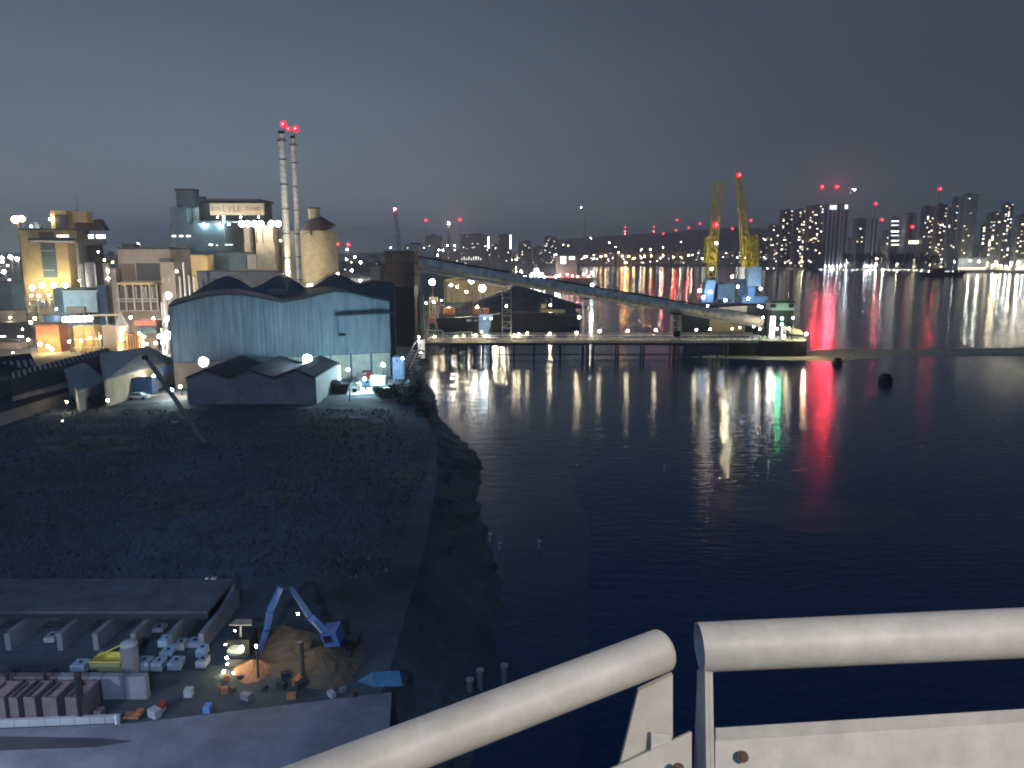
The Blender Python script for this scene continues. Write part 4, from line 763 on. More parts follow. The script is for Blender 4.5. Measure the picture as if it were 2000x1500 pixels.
# truck, car, bushes
q = G(252, 779); g = thing('dark_trailer', 'long dark box trailer parked behind the white car', 'trailer', q); MB().box(q + Vector((0, 2, 2.6)), (9.5, 2.6, 3.2)).build('body', M['dblue'], g); MB().box(q + Vector((0, 2, .85)), (9, 1.2, .3)).build('chassis', M['black'], g)
for dx in (-3.6, -2.5, 3): MB().tube(q + Vector((dx, .75, .55)), q + Vector((dx, 1.1, .55)), .5, None, 12).build('wheel', M['black'], g)
q = G(268, 781); g = thing('parked_car', 'small white car shining before the dark trailer', 'car', q)
MB().ext([q + Vector(v) for v in ((-2.1, 0, .35), (2.1, 0, .35), (2.1, 0, .85), (1.3, 0, .95), (.7, 0, 1.45), (-1.1, 0, 1.45), (-1.7, 0, .95), (-2.1, 0, .9))], (0, 1.7, 0)).build('body', M['white'], g)
MB().ext([q + Vector(v) for v in ((-1.5, -.02, .98), (1.1, -.02, .98), (.62, -.02, 1.36), (-1.05, -.02, 1.36))], (0, 1.74, 0)).build('window', darkpane, g)
for dx in (-1.3, 1.3):
    for dy in (0, 1.5): MB().tube(q + Vector((dx, dy - .05, .33)), q + Vector((dx, dy + .2, .33)), .33, None, 12).build('wheel', M['black'], g)
lamp(352, 755, 158, .25, WARM, 60, 'warm lamp in the gap between the left sheds and gabled shed', zb=5); lamp(335, 762, 152, .3, (.7, .95, 1), 120, 'cool lamp beside the blue lit shed end', zb=5); lamp(300, 735, 160, .25, WHITE, 70, 'lamp lighting the long shed wall above the truck', zb=5, name='wall_lamp', cat='lamp'); lamp(130, 785, 141, .15, WARM, 22, 'small warm lamp by the bushes at the front shed', zb=5); lamp(210, 782, 143, .2, WARM, 14, 'small warm lamp low between bushes and trailer', zb=5)
lamp(122, 822, 128, .1, WHITE, 1.2, 'lone tiny white lamp in the dark scrub at left', zb=5, back=0)
for i, (px, py, h, w_) in enumerate(((150, 795, 4.5, 6), (168, 797, 5, 6), (185, 793, 4, 5), (200, 792, 3.6, 5), (140, 800, 3.5, 5))):
    q = G(px, py); tree(q.x, q.y, 5, h, w_, 'dark bush in the clump left of the parked trailer', 'bushes beside the trailer', far=False, var=i % 3, name='bush', cat='bush')
for i, (px, py, h, w_) in enumerate(((752, 775, 4.5, 6), (766, 778, 5, 7), (782, 775, 5.5, 7), (798, 768, 5, 7), (812, 765, 5.5, 7), (824, 758, 5, 6), (745, 768, 3.5, 5), (806, 790, 5, 7), (822, 790, 5, 7), (838, 812, 4, 6))):
    q = G(px, py); tree(q.x - 1, q.y, 4.6, h, w_, 'dark bush on the quay edge below the lit steps', 'bushes on the quay edge', far=False, var=i % 3, name='bush', cat='bush')
# leaning boom in the scrub
a = G(405, 872); b = U(286, 698, 108); g = thing('leaning_boom', 'long dark boom leaning up from the dark scrub to the left', 'boom', a); MB().tube(a, b, .36, .34, 6).build('boom', M['grey'], g); MB().box(a + Vector((.3, 0, .4)), (2.2, 2, .8)).build('foot', M['dark'], g); MB().box(b, (.9, .8, .6)).build('head', M['dark'], g)
q = G(700, 817); g = thing('white_kerb_bar', 'thin white bar lying on the dark scrub', 'bar', q); MB().box(q + Vector((0, 0, .15)), (3.6, .25, .25)).build('bar', M['lgrey'], g); MB().box(q + Vector((0, 0, .0)), (.3, .6, .1)).build('foot', M['dark'], g)
q = G(341, 826); tag(MB().box(q + Vector((0, 0, .2)), (1.2, .4, .35)).build('pale_block', M['lgrey'], origin=q), 'small pale block beside the leaning boom', 'block')
# grass and scrub on the dark ground: uncountable
rnd = random.Random(5); mb = MB()
for _ in range(14000):
    px = rnd.uniform(-200, 960); py = 800 + 330 * rnd.random() ** 1.3
    q = G(px, py)
    if q.x > -12 or (q.y > 126 and q.x > -20): continue
    if q.x > -27 and q.y > 150: continue
    s_ = rnd.uniform(.05, .22) * (2.2 if rnd.random() < .06 else 1); a = rnd.uniform(0, 3.14); d = Vector((math.cos(a), math.sin(a), 0)) * s_
    mb.poly([q - d, q + d, q + d * .3 + Vector((rnd.uniform(-.3, .3), rnd.uniform(-.3, .3), rnd.uniform(.1, .55)))])
kind(mb.build('grass', mat('scrub_grass', (.065, .085, .085), .95, sc=.3, var=.4)), 'stuff')
# ================================================================== LIT YARD AT THE SHED FOOT
def simple(name, label, cat, q, parts, group=None):
    g = thing(name, label, cat, q, group)
    for nm, off, d, m in parts: MB().box(Vector(q) + Vector(off), d).build(nm, m, g)
    return g
q = G(733, 757); simple('white_van', 'white box van lit cyan at the foot of the blue shed', 'van', q, (('body', (.6, 1, 1.5), (3.4, 2, 2.2), M['white']), ('cab', (-1.8, 1, 1.05), (1.3, 1.9, 1.3), M['lblue']), ('window', (-1.9, -.02, 1.4), (.8, .1, .5), darkpane), ('bumper', (0, 1, .3), (4.8, 1.8, .2), M['dark'])))
q = G(712, 755); simple('blue_crate', 'bright blue crate heap left of the white box van', 'crate', q, (('box', (0, 0, .7), (2.4, 1.6, 1.4), M['lblue']), ('lid', (.2, 0, 1.55), (1.8, 1.6, .25), M['blue'])))
q = G(703, 749); simple('pink_crate', 'pink crate behind the bright blue crates', 'crate', q, (('box', (0, 2, 1), (2.0, 1.5, 2), M['pink']), ('lid', (0, 2, 2.1), (2.1, 1.6, .15), M['lgrey'])))
q = G(712, 746); simple('red_skip', 'dark red skip in the middle of the lit yard', 'skip', q, (('box', (0, 3, 1.4), (2.0, 1.5, 1.5), M['red']), ('rim', (0, 3, 2.2), (2.2, 1.7, .12), M['dark'])))
q = G(701, 763); simple('light_box', 'pale yellow cabinet at front of the lit yard', 'cabinet', q, (('body', (0, 0, .9), (1.0, .7, 1.8), M['cream']), ('door', (0, -.37, .9), (.8, .06, 1.5), M['white'])))
q = G(693, 766); simple('small_bollard', 'small dark drum at the front of the lit yard', 'drum', q, (('body', (0, 0, .4), (.8, .8, .8), M['black']), ('lid', (0, 0, .84), (.86, .86, .08), M['dark'])))
q = G(749, 752); simple('dark_cabinet', 'dark cabinet right of the white box van', 'cabinet', q, (('body', (0, 1, 1.2), (1.5, 1.2, 2.4), M['dark']), ('door', (0, .36, 1.2), (1.2, .06, 2), M['lgrey'])))
Y = 180; g = thing('portable_cabin', 'pale blue cabin with a brighter door beside the dark tower foot', 'cabin', (U(777, 720, Y).x, Y, 5)); blk(g, 'wall', 766, 792, 698, 724, Y, 3, M['lblue'], 5); blk(g, 'door', 768.5, 779.5, 702, 722, Y - .15, .14, mat('bright_blue_door', (.45, .62, .9))); blk(g, 'window', 774, 777, 703.5, 706, Y - .25, .09, darkpane); lamp(786, 700, 176, .2, COOL, 60, 'small cool lamp in front of the pale blue cabin')
lamp(712, 740, 164, .3, (.6, .92, 1), 300, 'cyan tinted lamp over the lit yard', zb=5); 
# steps / gangway at quay edge
g = thing('quay_steps', 'white railed steps climbing to the jetty at the quay edge', 'steps', G(800, 735))
for i in range(9):
    a = U(790 + i * 3.4, 735 - i * 6.2, 186 + i * 4); MB().box(a, (3.4, 2.2, .3)).build('step', M['lgrey'], g)
for sx in (-1, 1): MB().tube(U(790 + sx * 9, 722, 186), U(818 + sx * 6, 668, 220), .16, None, 6).build('handrail', M['white'], g)
MB().ext([U(790, 700, 190), U(792, 722, 190), U(803, 700, 196), U(806, 681, 196)], (0, .4, 0)).build('side_sheet', M['white'], g); MB().ext([U(816, 664, 225), U(816, 700, 225), U(829, 700, 225), U(829, 664, 225)], (0, 2, 0)).build('landing_wall', M['white'], g)
for k, (px, py) in enumerate(((818, 658), (818, 666), (822, 690))): lamp(px, py, 222, .25, WHITE, 28, ['upper', 'middle', 'lower'][k] + ' small white lamp on the quay steps', name='step_lamp', cat='lamp', pole=False, zb=8)
# ================================================================== BROWN TOWER + CONVEYOR + JETTY
Y = 246; t = thing('transfer_tower', 'tall dark brown square tower at the head of the conveyor', 'tower', (U(788, 690, Y).x, Y + 5, 5)); blk(t, 'wall', 752, 817, 493, 560, Y, 12, M['brown']); blk(t, 'lower_wall', 761, 817, 560.3, 705, Y + .3, 11, M['black'], 4); blk(t, 'roof', 750, 819, 490, 493, Y - .5, 13, M['dark'])
for py in (513, 536): blk(t, 'band', 752, 817, py, py + 1.3, Y - .2, .2, M['dark'])
Y = 250; p = U(823, 640, Y); g = thing('upright_tank', 'slim cream upright tank at the right side of the brown tower', 'tank', (p.x, Y, 5)); MB().tube((p.x, Y, 7), (p.x, Y, U(823, 580, Y).z), 1.15, None, 16).build('shell', M['cream'], g, smooth=True); MB().ball((p.x, Y, U(823, 580, Y).z), 1.15, .6, 16, 6).build('dome', M['cream'], g, smooth=True); MB().tube((p.x, Y, 5), (p.x, Y, 7), .8, None, 10).build('skirt', M['steel'], g)
ga = U(816, 513, 250); gb = U(1488, 628, 262)
t = thing('conveyor_gallery', 'long enclosed tube conveyor sloping down to the jetty head', 'conveyor', (ga + gb) / 2 * 1.0)
n = 16
for i in range(n):
    a = ga.lerp(gb, i / n + .0008); b = ga.lerp(gb, (i + 1) / n - .0008); MB().tube(a, b, 1.75, 1.75, 14).build('casing', M['silver'].copy() if 0 else mat('weathered_casing', (.62, .58, .48), .6, sc=.4, var=.35), t, smooth=True)
d = (gb - ga).normalized()
MB().tube(ga + Vector((0, -.6, 2.05)), gb + Vector((0, -.6, 2.05)), .22, None, 6).build('roof_rail', M['black'], t)
MB().span((0, 0, 0), (0, 0, 0)) if 0 else None
MB().tube(ga + Vector((0, -1.5, -1.9)), gb + Vector((0, -1.5, -1.9)), .2, None, 6).build('walkway_edge', M['lgrey'], t)
# branch conveyor / pale skirt
a = U(818, 527, 252); b = U(985, 556, 256); MB().tube(a, b, .5, .9, 8).build('chute', M['silver'], t)
lamp(1490, 620, 257, .25, WARM, 30, 'warm lamp at the foot of the conveyor', zb=6, name='wall_lamp', cat='lamp', back=0)
def trestle(x0, x1, label, seed):
    Yc = 256; f = (x0 + x1) / 2; k = (f - 816) / (1488 - 816); top = ga.lerp(gb, k).z - 2.2
    A = U(x0, 650, Yc).x; B = U(x1, 650, Yc).x
    t = thing('trestle', label, 'trestle', ((A + B) / 2, Yc + 1.5, 6), 'steel trestles carrying the conveyor')
    for xx in (A, B):
        for yy in (Yc, Yc + 3): MB().tube((xx, yy, 5.4), (xx, yy, top), .16, None, 5).build('leg', M['steel'], t)
    nz = max(2, int((top - 6) / 2.0))
    for i in range(nz + 1):
        z = 6 + (top - 6) * i / nz; MB().tube((A, Yc - .1, z), (B, Yc - .1, z), .13, None, 4).build('rung', M['lgrey'], t)
        if i < nz and (i % 2 == 0 or seed): MB().tube((A, Yc - .05, z), (B, Yc - .05, z + (top - 6) / nz), .08, None, 4).build('brace', M['steel'], t)
    MB().box(((A + B) / 2, Yc + 1.5, top + .2), (B - A + 1.5, 4, .4)).build('saddle', M['dark'], t)
trestle(981, 998, 'leftmost and tallest steel trestle under the conveyor', 0); trestle(1139, 1163, 'middle steel trestle under the conveyor', 0); trestle(1313, 1329, 'short rightmost steel trestle under the conveyor', 1)
# jetty
JY0, JY1 = 255, 262
t = thing('jetty', 'long pale lit jetty on thin piles running to the jetty head', 'jetty', (U(1150, 660, JY0).x, JY0 + 3, 0))
def jz(px): return 6.3 - (px - 830) / 650 * .3
xs = [830, 868, 922, 1000, 1080, 1160, 1240, 1320, 1400, 1482]
dk = mat('jetty_deck', (.80, .74, .54), .8, sc=.5, var=.3)
for a, b in zip(xs, xs[1:]):
    A, B = U(a, 665, JY0).x + .03, U(b, 665, JY0).x - .03; MB().span((A, JY0, 5.5), (B, JY1, 6.0)).build('deck_slab', dk, t); MB().span((A, JY0 - .25, 5.2), (B, JY0 - .02, 6.15)).build('edge_beam', M['cream'], t)
A, B = U(830, 665, JY0).x, U(1482, 665, JY0).x
for z, r in ((7.1, .11), (7.8, .15)): MB().tube((A, JY0, z), (B, JY0, z), r, None, 5).build('handrail', M['white'], t); MB().tube((A, JY1 - .2, z), (B, JY1 - .2, z), r, None, 5).build('handrail', M['cream'], t)
me = boxmesh(M['cream'], (.18, .18, 1.7))
for i in range(47):
    x = A + (B - A) * i / 46
    for yy in (JY0, JY1 - .2): shared('rail_post', me, t, (x, yy, 6.85))
for px in list(range(878, 960, 16)) + [976, 989, 1004, 1044, 1095, 1140, 1150, 1160, 1208, 1258, 1316, 1326, 1370, 1402, 1420]:
    x = U(px, 680, JY0).x
    for yy in (JY0 + .6, JY1 - 1): MB().tube((x, yy, -2), (x, yy, 5.5), .27, None, 7).build('pile', M['black'], t)
MB().span((A + 2, JY0 + .3, .9), (B - 8, JY0 + .6, 1.3)).build('waling', M['black'], t); MB().span((A, JY0 + .1, 4.4), (B, JY0 + .5, 5.18)).build('girder', M['dark'], t)
blk(t, 'fender', 1316, 1329, 646, 658, JY0 - .8, .5, M['black'])
# raised white rail frames at root
g = thing('rail_frame', 'white tubular rail frame at the jetty root, taller one', 'railing', (U(845, 668, 253).x, 253, 5.5)); 
for p1_, p2_ in (((829, 645), (862, 645)), ((829, 655), (864, 655)), ((862, 645), (866, 650)), ((866, 650), (866, 668)), ((856, 645), (856, 656)), ((834, 645), (834, 668)), ((830, 667), (867, 667))): MB().tube(U(*p1_, 253), U(*p2_, 253), .22, None, 6).build('tube', M['white'], g)
g = thing('rail_frame', 'white tubular rail frame at the jetty root, longer one', 'railing', (U(895, 668, 253.5).x, 253.5, 5.5))
for p1_, p2_ in (((868, 651), (921, 648)), ((921, 648), (921, 663)), ((868, 664), (921, 662)), ((895, 650), (895, 663)), ((868, 656), (921, 654))): MB().tube(U(*p1_, 253.5), U(*p2_, 253.5), .2, None, 6).build('tube', M['white'], g)
for k, (px, py, I) in enumerate(((849, 657, 22), (891, 656, 22), (906, 655, 12), (929, 655, 22), (950, 656, 40), (1005, 655, 26), (1013, 653, 22), (1030, 651, 14), (1074, 652, 18), (1126, 650, 20), (1131, 620, 24), (1171, 647, 16), (1226, 646, 20), (1281, 645, 20), (1360, 644, 20), (1387, 643, 16), (1430, 642, 6), (1445, 640, 5), (1472, 638, 6), (959, 622, 10))):
    lamp(px, py, 254, .34, YEL if I < 35 else WHITE, I * 1.4, 'small warm deck lamp in the row along the jetty rail', zb=6, name='deck_lamp', cat='lamp', group='deck lamps along the jetty', back=0)
# jetty head
HY = 258
def ring(cx, cy, rx_, ry, z, n=28, p=3.2):
    return [Vector((cx + rx_ * math.copysign(abs(math.cos(a)) ** (2 / p), math.cos(a)), cy + ry * math.copysign(abs(math.sin(a)) ** (2 / p), math.sin(a)), z)) for a in (2 * math.pi * i / n for i in range(n))]
xa, xb = U(1478, 680, HY).x, U(1582, 680, HY).x
t = thing('jetty_platform', 'black sheet walled jetty head with a rounded outer end', 'jetty head', ((xa + xb) / 2, HY + 6, 0))
MB().ext(ring((xa + xb) / 2, HY + 6.5, (xb - xa) / 2, 7, -2), (0, 0, 7.4)).build('sheet_wall', M['black'], t); MB().ext(ring((xa + xb) / 2, HY + 6.5, (xb - xa) / 2 + .2, 7.2, 5.4), (0, 0, .45)).build('deck', dk, t)
xa0 = U(1425, 680, HY + 1).x; MB().span((xa0, HY + 1.4, -2), (xa, HY + 12, 5.6)).build('sheet_wall', M['hullb'], t)
for i in range(26):
    a = math.pi + math.pi * (i + .5) / 26; cx = (xa + xb) / 2; x = cx + (xb - xa) / 2 * 1.01 * math.copysign(abs(math.cos(a)) ** .625, math.cos(a)); yy = HY + 6.5 - 7.05 * abs(math.sin(a)) ** .625
    MB().tube((x, yy, -1.5), (x, yy, 5.3), .14, None, 5).build('fender_rib', M['dark'], t)
for i in range(14):
    a = math.pi + math.pi * (i + .5) / 14; cx = (xa + xb) / 2; x = cx + (xb - xa) / 2 * .96 * math.copysign(abs(math.cos(a)) ** .625, math.cos(a)); yy = HY + 6.5 - 6.7 * abs(math.sin(a)) ** .625
    MB().tube((x, yy, 5.8), (x, yy, 7.1), .08, None, 5).build('rail_post', M['white'], t)
g = thing('control_cabin', 'raised grey control cabin with dark windows on the jetty head', 'cabin', (U(1524, 640, 262).x, 262, 5.85)); blk(g, 'wall', 1496, 1552, 592, 606, 262, 6, M['lgrey']); blk(g, 'roof', 1494, 1554, 589.5, 592, 261.5, 7, M['dark']); blk(g, 'window', 1505, 1516, 594, 601, 261.85, .14, darkpane); blk(g, 'window', 1541, 1550, 594, 601, 261.85, .14, darkpane); blk(g, 'under_deck', 1500, 1549, 606.2, 617, 263, 4, M['black'])
for px in (1500, 1548): 
    for yy in (263, 266.8): MB().tube((U(px, 620, 263).x, yy, 5.85), (U(px, 620, 263).x, yy, U(px, 606, 263).z), .2, None, 6).build('leg', M['dark'], g)
g = thing('lit_cabinet', 'dazzling white lit column under the control cabin', 'light', (U(1508, 645, 259).x, 259, 5.85)); MB().span((U(1504, 650, 259).x, 258.7, 6.6), (U(1512, 650, 259).x, 259.3, U(1508, 618, 259).z)).build('light_tube', emit(WHITE, 9), g); MB().box((U(1508, 645, 259).x, 259.6, 8.5), (1.9, .3, 5.4)).build('frame', M['grey'], g)
g = thing('signal_light', 'green signal light on a post on the jetty head', 'signal', (U(1527, 645, 258.6).x, 258.6, 5.85)); q = U(1527, 622, 258.6); bulb(g, q, .42, GREEN, 70, 'upper_lens'); bulb(g, U(1527, 633, 258.6), .40, (.12, 1, .4), 60, 'lower_lens'); MB().tube((q.x, 259, 5.85), (q.x, 259, q.z + .5), .12, None, 6).build('post', M['dark'], g)
g = thing('white_cabinet', 'short white lit cabinet below the green signal', 'cabinet', (U(1531, 650, 257).x, 257, 5.85)); MB().span((U(1527, 650, 257).x, 256.7, 5.9), (U(1535, 650, 257).x, 257.6, U(1530, 637, 257).z)).build('body', M['white'], g); MB().box((U(1531, 650, 257).x, 256.6, 7), (1.0, .08, 1.3)).build('panel', emit(WHITE, 5), g)
MBp = MB().ext([U(1547, 652, 259), U(1546, 640, 259), U(1565, 645, 259), U(1570, 654, 259)], (0, 3, 0)); g = thing('sloped_cover', 'pale sloping cover at the outer end of the jetty head', 'cover', (U(1558, 652, 259).x, 260, 5.85)); MBp.build('sheet', M['cream'], g); MB().tube(U(1549, 640, 258.8), U(1549, 634, 258.8), .1, None, 5).build('post', M['white'], g)
for k, (px, py, I, c) in enumerate(((1518, 642, 90, WHITE), (1549, 621, 30, WHITE), (1541, 642, 60, WARM), (1575, 652, 260, YEL), (1484, 643, 50, WHITE), (1488, 600, 24, COOL))):
    lamp(px, py, 256.5, .3, c, I * (.6 if k != 3 else .5), ['bright deck lamp beside the green signal', 'small white lamp under the cabin right side', 'warm lamp behind the sloping cover', 'lamp at the outer rail of the jetty head', 'lamp where the jetty meets its head', 'cool lamp at left of the control cabin'][k], zb=5.85, name='deck_lamp', cat='lamp', back=0)
lamp(1590, 640, 262, .25, (1, .8, .4), 0.5, 'dim marker lamp beyond the jetty head rail', zb=0, name='marker_lamp', cat='lamp', back=0) if 0 else None
# ================================================================== BULK CARRIER WITH CRANES
SY = 292
t = thing('cargo_ship', 'moored cargo ship with two yellow jib cranes behind the jetty head', 'ship', (U(1420, 620, SY).x, SY + 6, 0))
P = [U(1376, 640, SY), U(1458, 640, SY)]; 
MB().ext([Vector((U(1338, 600, SY).x, SY, -1)), Vector((U(1502, 600, SY).x, SY, -1)), Vector((U(1512, 600, SY).x, SY, 15.2)), Vector((U(1458, 600, SY).x, SY, 15.4)), Vector((U(1385, 600, SY).x, SY, 14.4)), Vector((U(1330, 600, SY).x, SY, 13.4))], (0, 16, 0)).build('hull', M['hullb'], t)
MB().ext([U(1385, 602, SY - .2), U(1459, 628, SY - .2), U(1459, 597, SY - .2)], (0, .18, 0)).build('side_plate', M['cream'], t)
MB().ext([U(1386, 618, SY - .2), U(1386, 648, SY - .2), U(1455, 648, SY - .2), U(1455, 630, SY - .2)], (0, .15, 0)).build('side_plate', M['tan'], t)
blk(t, 'deck_house', 1437, 1500, 579, 592, SY + 2, 9, M['blue']); blk(t, 'machinery', 1404, 1436, 552, 592, SY + 3, 7, M['dblue']); blk(t, 'machinery', 1380, 1404, 530, 590, SY + 5, 6, M['dblue']); blk(t, 'funnel', 1368, 1378, 522, 552, SY + 5, 3, M['lgrey']); blk(t, 'machinery', 1436, 1456, 545, 579, SY + 5, 5, M['dblue'])
MB().ext([U(1402, 585, SY + 1), U(1418, 585, SY + 1), U(1432, 555, SY + 1), U(1404, 555, SY + 1)], (0, 2, 0)).build('grab', M['dblue'], t); MB().ext([U(1370, 590, SY + 1), U(1392, 590, SY + 1), U(1398, 548, SY + 1), U(1382, 548, SY + 1)], (0, 2, 0)).build('grab', M['blue'], t)
def cranejib(ped, cab, jib, tw, label, my):
    a, b = ped
    if ped: blk(t, 'pedestal', a[0], a[1], b[0], b[1], SY + 2.2, 3.8, my)
    if cab: blk(t, 'crane_cab', *cab, SY + 1, 5.5, M['lblue'])
blk(t, 'pedestal', 1457, 1475, 559.6, 580, SY + 2.2, 3.6, M['blue']); blk(t, 'crane_cab', 1455, 1488, 521, 559, SY + 1, 6, M['lblue']); blk(t, 'crane_cab', 1444, 1454, 522, 545, SY + 1, 4, M['white'])
blk(t, 'pedestal', 1385, 1397, 525, 545, SY + 5, 3.6, M['dblue'])
lattice(t, 'jib_bracing', U(1388, 540, SY + 6), U(1403.5, 353, SY + 4), 3.0, 2.6, M['yellow'], .2, 11)
lattice(t, 'jib_bracing', U(1461, 520, SY), U(1441.5, 345, SY), 3.6, 1.2, M['yellow'], .2, 14)
lattice(t, 'mast_bracing', U(1466, 519, SY + 3), U(1465, 459, SY + 3), 4.6, 4.2, M['yellow'], .45, 6); blk(t, 'mast_panel', 1458.5, 1473, 461, 518, SY + 4.6, .4, M['yellow'])
lattice(t, 'mast_bracing', U(1386, 512, SY + 6), U(1388, 462, SY + 6), 3.6, 3.2, M['yellow'], .4, 6)
for a, b in (((1403, 353), (1388, 462)), ((1442, 347), (1464, 459))): MB().tube(U(*a, SY + 2), U(*b, SY + 4), .06, None, 4).build('cable', M['yellow'], t)
beacon(t, U(1443, 342, SY), .5, 110); beacon(t, U(1398, 439, SY + 1), .6, 90)
for k, (px, py, I) in enumerate(((1366, 568, 60), (1387, 570, 90), (1374, 581, 50), (1417, 586, 60), (1382, 598, 25), (1486, 564, 40), (1399, 475, 60), (1461, 583, 90), (1390, 525, 40), (1441, 560, 60), (1470, 533, 0), (1482, 598, 20))):
    if I: lamp(px, py, SY - 4, .45, COOL if k != 8 else YEL, I * .8, 'cool work lamp among the ship cranes', zb=12, name='work_lamp', cat='lamp', group='work lamps on the cargo ship', back=0, pole=False)
lamp(1430, 540, SY - 12, .3, YEL, 330, 'yellow deck flood beside the ship jibs', zb=12, pole=False, back=0)
# ================================================================== WHARF BEYOND THE JETTY
def mound(c, rx_, ry, h, m, label, name='spoil_heap', cat='heap', seed=1):
    rnd = random.Random(seed); mb = MB(); n, k = 28, 8; V = []; q = Vector(c)
    for j in range(k + 1):
        f = j / k
        for i in range(n):
            a = 2 * math.pi * i / n; r = (1 - f) * (1 + .16 * math.sin(3 * a + seed) + rnd.uniform(-.05, .05)); V.append(q + Vector((rx_ * r * math.cos(a), ry * r * math.sin(a), h * (f ** .85) + rnd.uniform(-.04, .04) * h)))
    F = [(j * n + i, j * n + (i + 1) % n, (j + 1) * n + (i + 1) % n, (j + 1) * n + i) for j in range(k) for i in range(n)]
    return tag(mb.add(V, F).build(name, m, origin=q), label, cat)
mound((3, 430, 5), 34, 30, 13, M['coal'], 'large dark aggregate heap behind the jetty under the conveyor', seed=2)
mound((-22, 395, 5), 10, 14, 6, mat('pink_aggregate', (.26, .18, .14), .9, sc=.4, bump=.5), 'smaller pinkish aggregate heap left of the dark heap', seed=3)
Y = 470; t = thing('yard_shed', 'yellow lit open shed beyond the brown tower', 'shed', (U(900, 550, Y).x, Y + 8, 5)); A, B = U(868, 545, Y).x, U(990, 545, Y).x
MB().ext([Vector((A, Y, 19)), Vector((A + 16, Y, 21)), Vector((B, Y, 19.5)), Vector((B, Y, 20)), Vector((A + 16, Y, 21.6)), Vector((A, Y, 19.6))], (0, 14, 0)).build('roof', M['yellow'], t)
for i in range(8): MB().tube((A + (B - A) * i / 7, Y + .5, 5), (A + (B - A) * i / 7, Y + .5, 19.2), .25, None, 5).build('column', M['cream'], t)
MB().span((A, Y + 12, 5), (B, Y + 12.4, 19)).build('back_wall', M['cream'], t)
Y = 520; t = thing('warehouse', 'pale blue roofed warehouse behind the yellow lit shed', 'warehouse', (U(900, 535, Y).x, Y + 10, 5)); blk(t, 'wall', 822, 985, 535, 560, Y, 18, M['dteal'], 5)
MB().ext([U(822, 535, Y - 1), U(985, 537, Y - 1), U(970, 528, Y + 10), U(835, 526, Y + 10)], (0, 0, .5)).build('roof', mat('pale_blue_roof', (.2, .27, .30)), t)
for k, (px, py, Y, I, c, r, lb) in enumerate(((844, 551, 330, 140, WHITE, 1.3, 'glaring white floodlight right of the brown tower'), (881, 557, 340, 200, WHITE, .5, 'smaller white floodlight right of the glaring one'), (921, 548, 330, 130, WHITE, 1.3, 'upper of two merging glaring floods in the wharf yard'), (942, 563, 325, 170, (.75, .9, 1), 1.5, 'lower bluish of two merging glaring floods in the wharf yard'), (893, 560, 345, 120, YEL, .4, 'small yellow lamp between the wharf floods'), (911, 570, 345, 150, YEL, .5, 'yellow lamp low beneath the merging floods'), (955, 551, 440, 480, YEL, .4, 'yellow shed lamp right of the merging floods'), (968, 552, 440, 640, WARM, .4, 'warm shed lamp nearest the tall trestle'), (980, 553, 440, 480, YEL, .4, 'warm shed lamp behind the tall trestle'), (930, 545, 455, 720, YEL, .3, 'yellow lamp under the open shed roof'), (832, 592, 300, 20, WHITE, .3, 'small white lamp beside the upright tank'), (932, 600, 338, 150, ORANGE, .5, 'orange lamp on the right cabin of the moored barge'), (876, 602, 338, 150, (1, .6, .2), .5, 'orange lamp on the left cabin of the moored barge'), (989, 598, 330, 70, YEL, .35, 'yellow lamp seen through the tall trestle'), (847, 590, 318, 110, WARM, .3, 'warm lamp among the hopper legs'), (862, 586, 330, 60, WARM, .3, 'warm lamp beside the white frame'))):
    lamp(px, py, Y, r, c, I * 1.6, lb, zb=5)
# tan hopper legs machine
Y = 322; t = thing('loading_hopper', 'tan lit hopper on tall legs beside the brown tower', 'hopper', (U(847, 610, Y).x, Y, 5)); blk(t, 'bin', 838, 856, 581, 592, Y, 4, M['cream'])
for px in (839, 845, 850, 855): MB().tube(U(px, 592, Y + 1), Vector((U(px, 592, Y + 1).x, Y + 1, 5)), .3, None, 6).build('leg', M['cream'], t)
Y = 326; t = thing('white_gantry', 'white upright frame between hopper and pink heap', 'frame', (U(863, 610, Y).x, Y, 5))
for p1_, p2_ in (((859, 612), (859, 583)), ((867, 612), (867, 588)), ((859, 583), (867, 588)), ((859, 597), (867, 597))): MB().tube(U(*p1_, Y), U(*p2_, Y), .25, None, 6).build('tube', M['lgrey'], t)
q = U(844, 615, 300); simple('salmon_container', 'small salmon container at the wharf edge under the hopper', 'container', (q.x, 300, 5), (('body', (0, 0, 1.2 + 3), (2.8, 2, 2.2), M['rose']), ('stand', (0, 0, 1.5), (2.2, 1.6, 3), M['dark'])))
# barge with blue bow
Y = 318; xa, xb = U(858, 620, Y).x, U(958, 620, Y).x; t = thing('moored_barge', 'black moored barge with a pale blue lit bow behind the jetty', 'barge', ((xa + xb) / 2, Y + 4, 0))
MB().ext([Vector((xa, Y, 0)), Vector((xb - 1.5, Y, 0)), Vector((xb + .5, Y, 9)), Vector((xa - 1, Y, 8.2))], (0, 9, 0)).build('hull', M['hullb'], t)
MB().ext([Vector((xb - 5, Y - .2, 2)), Vector((xb - 1.2, Y - .2, 1)), Vector((xb + .8, Y - .2, 9.2)), Vector((xb - 5, Y - .2, 9.2))], (0, 9.4, 0)).build('bow_plate', M['lblue'], t)
blk(t, 'deck_house', 864, 888, 602, 614, Y + 14, 6, M['rust']); blk(t, 'deck_house', 924, 955, 603, 614, Y + 14, 6, M['rust']); blk(t, 'name_board', 911, 920, 624, 628, Y - .15, .12, M['white']); blk(t, 'name_board', 925, 932, 625, 627, Y - .15, .12, M['white'])
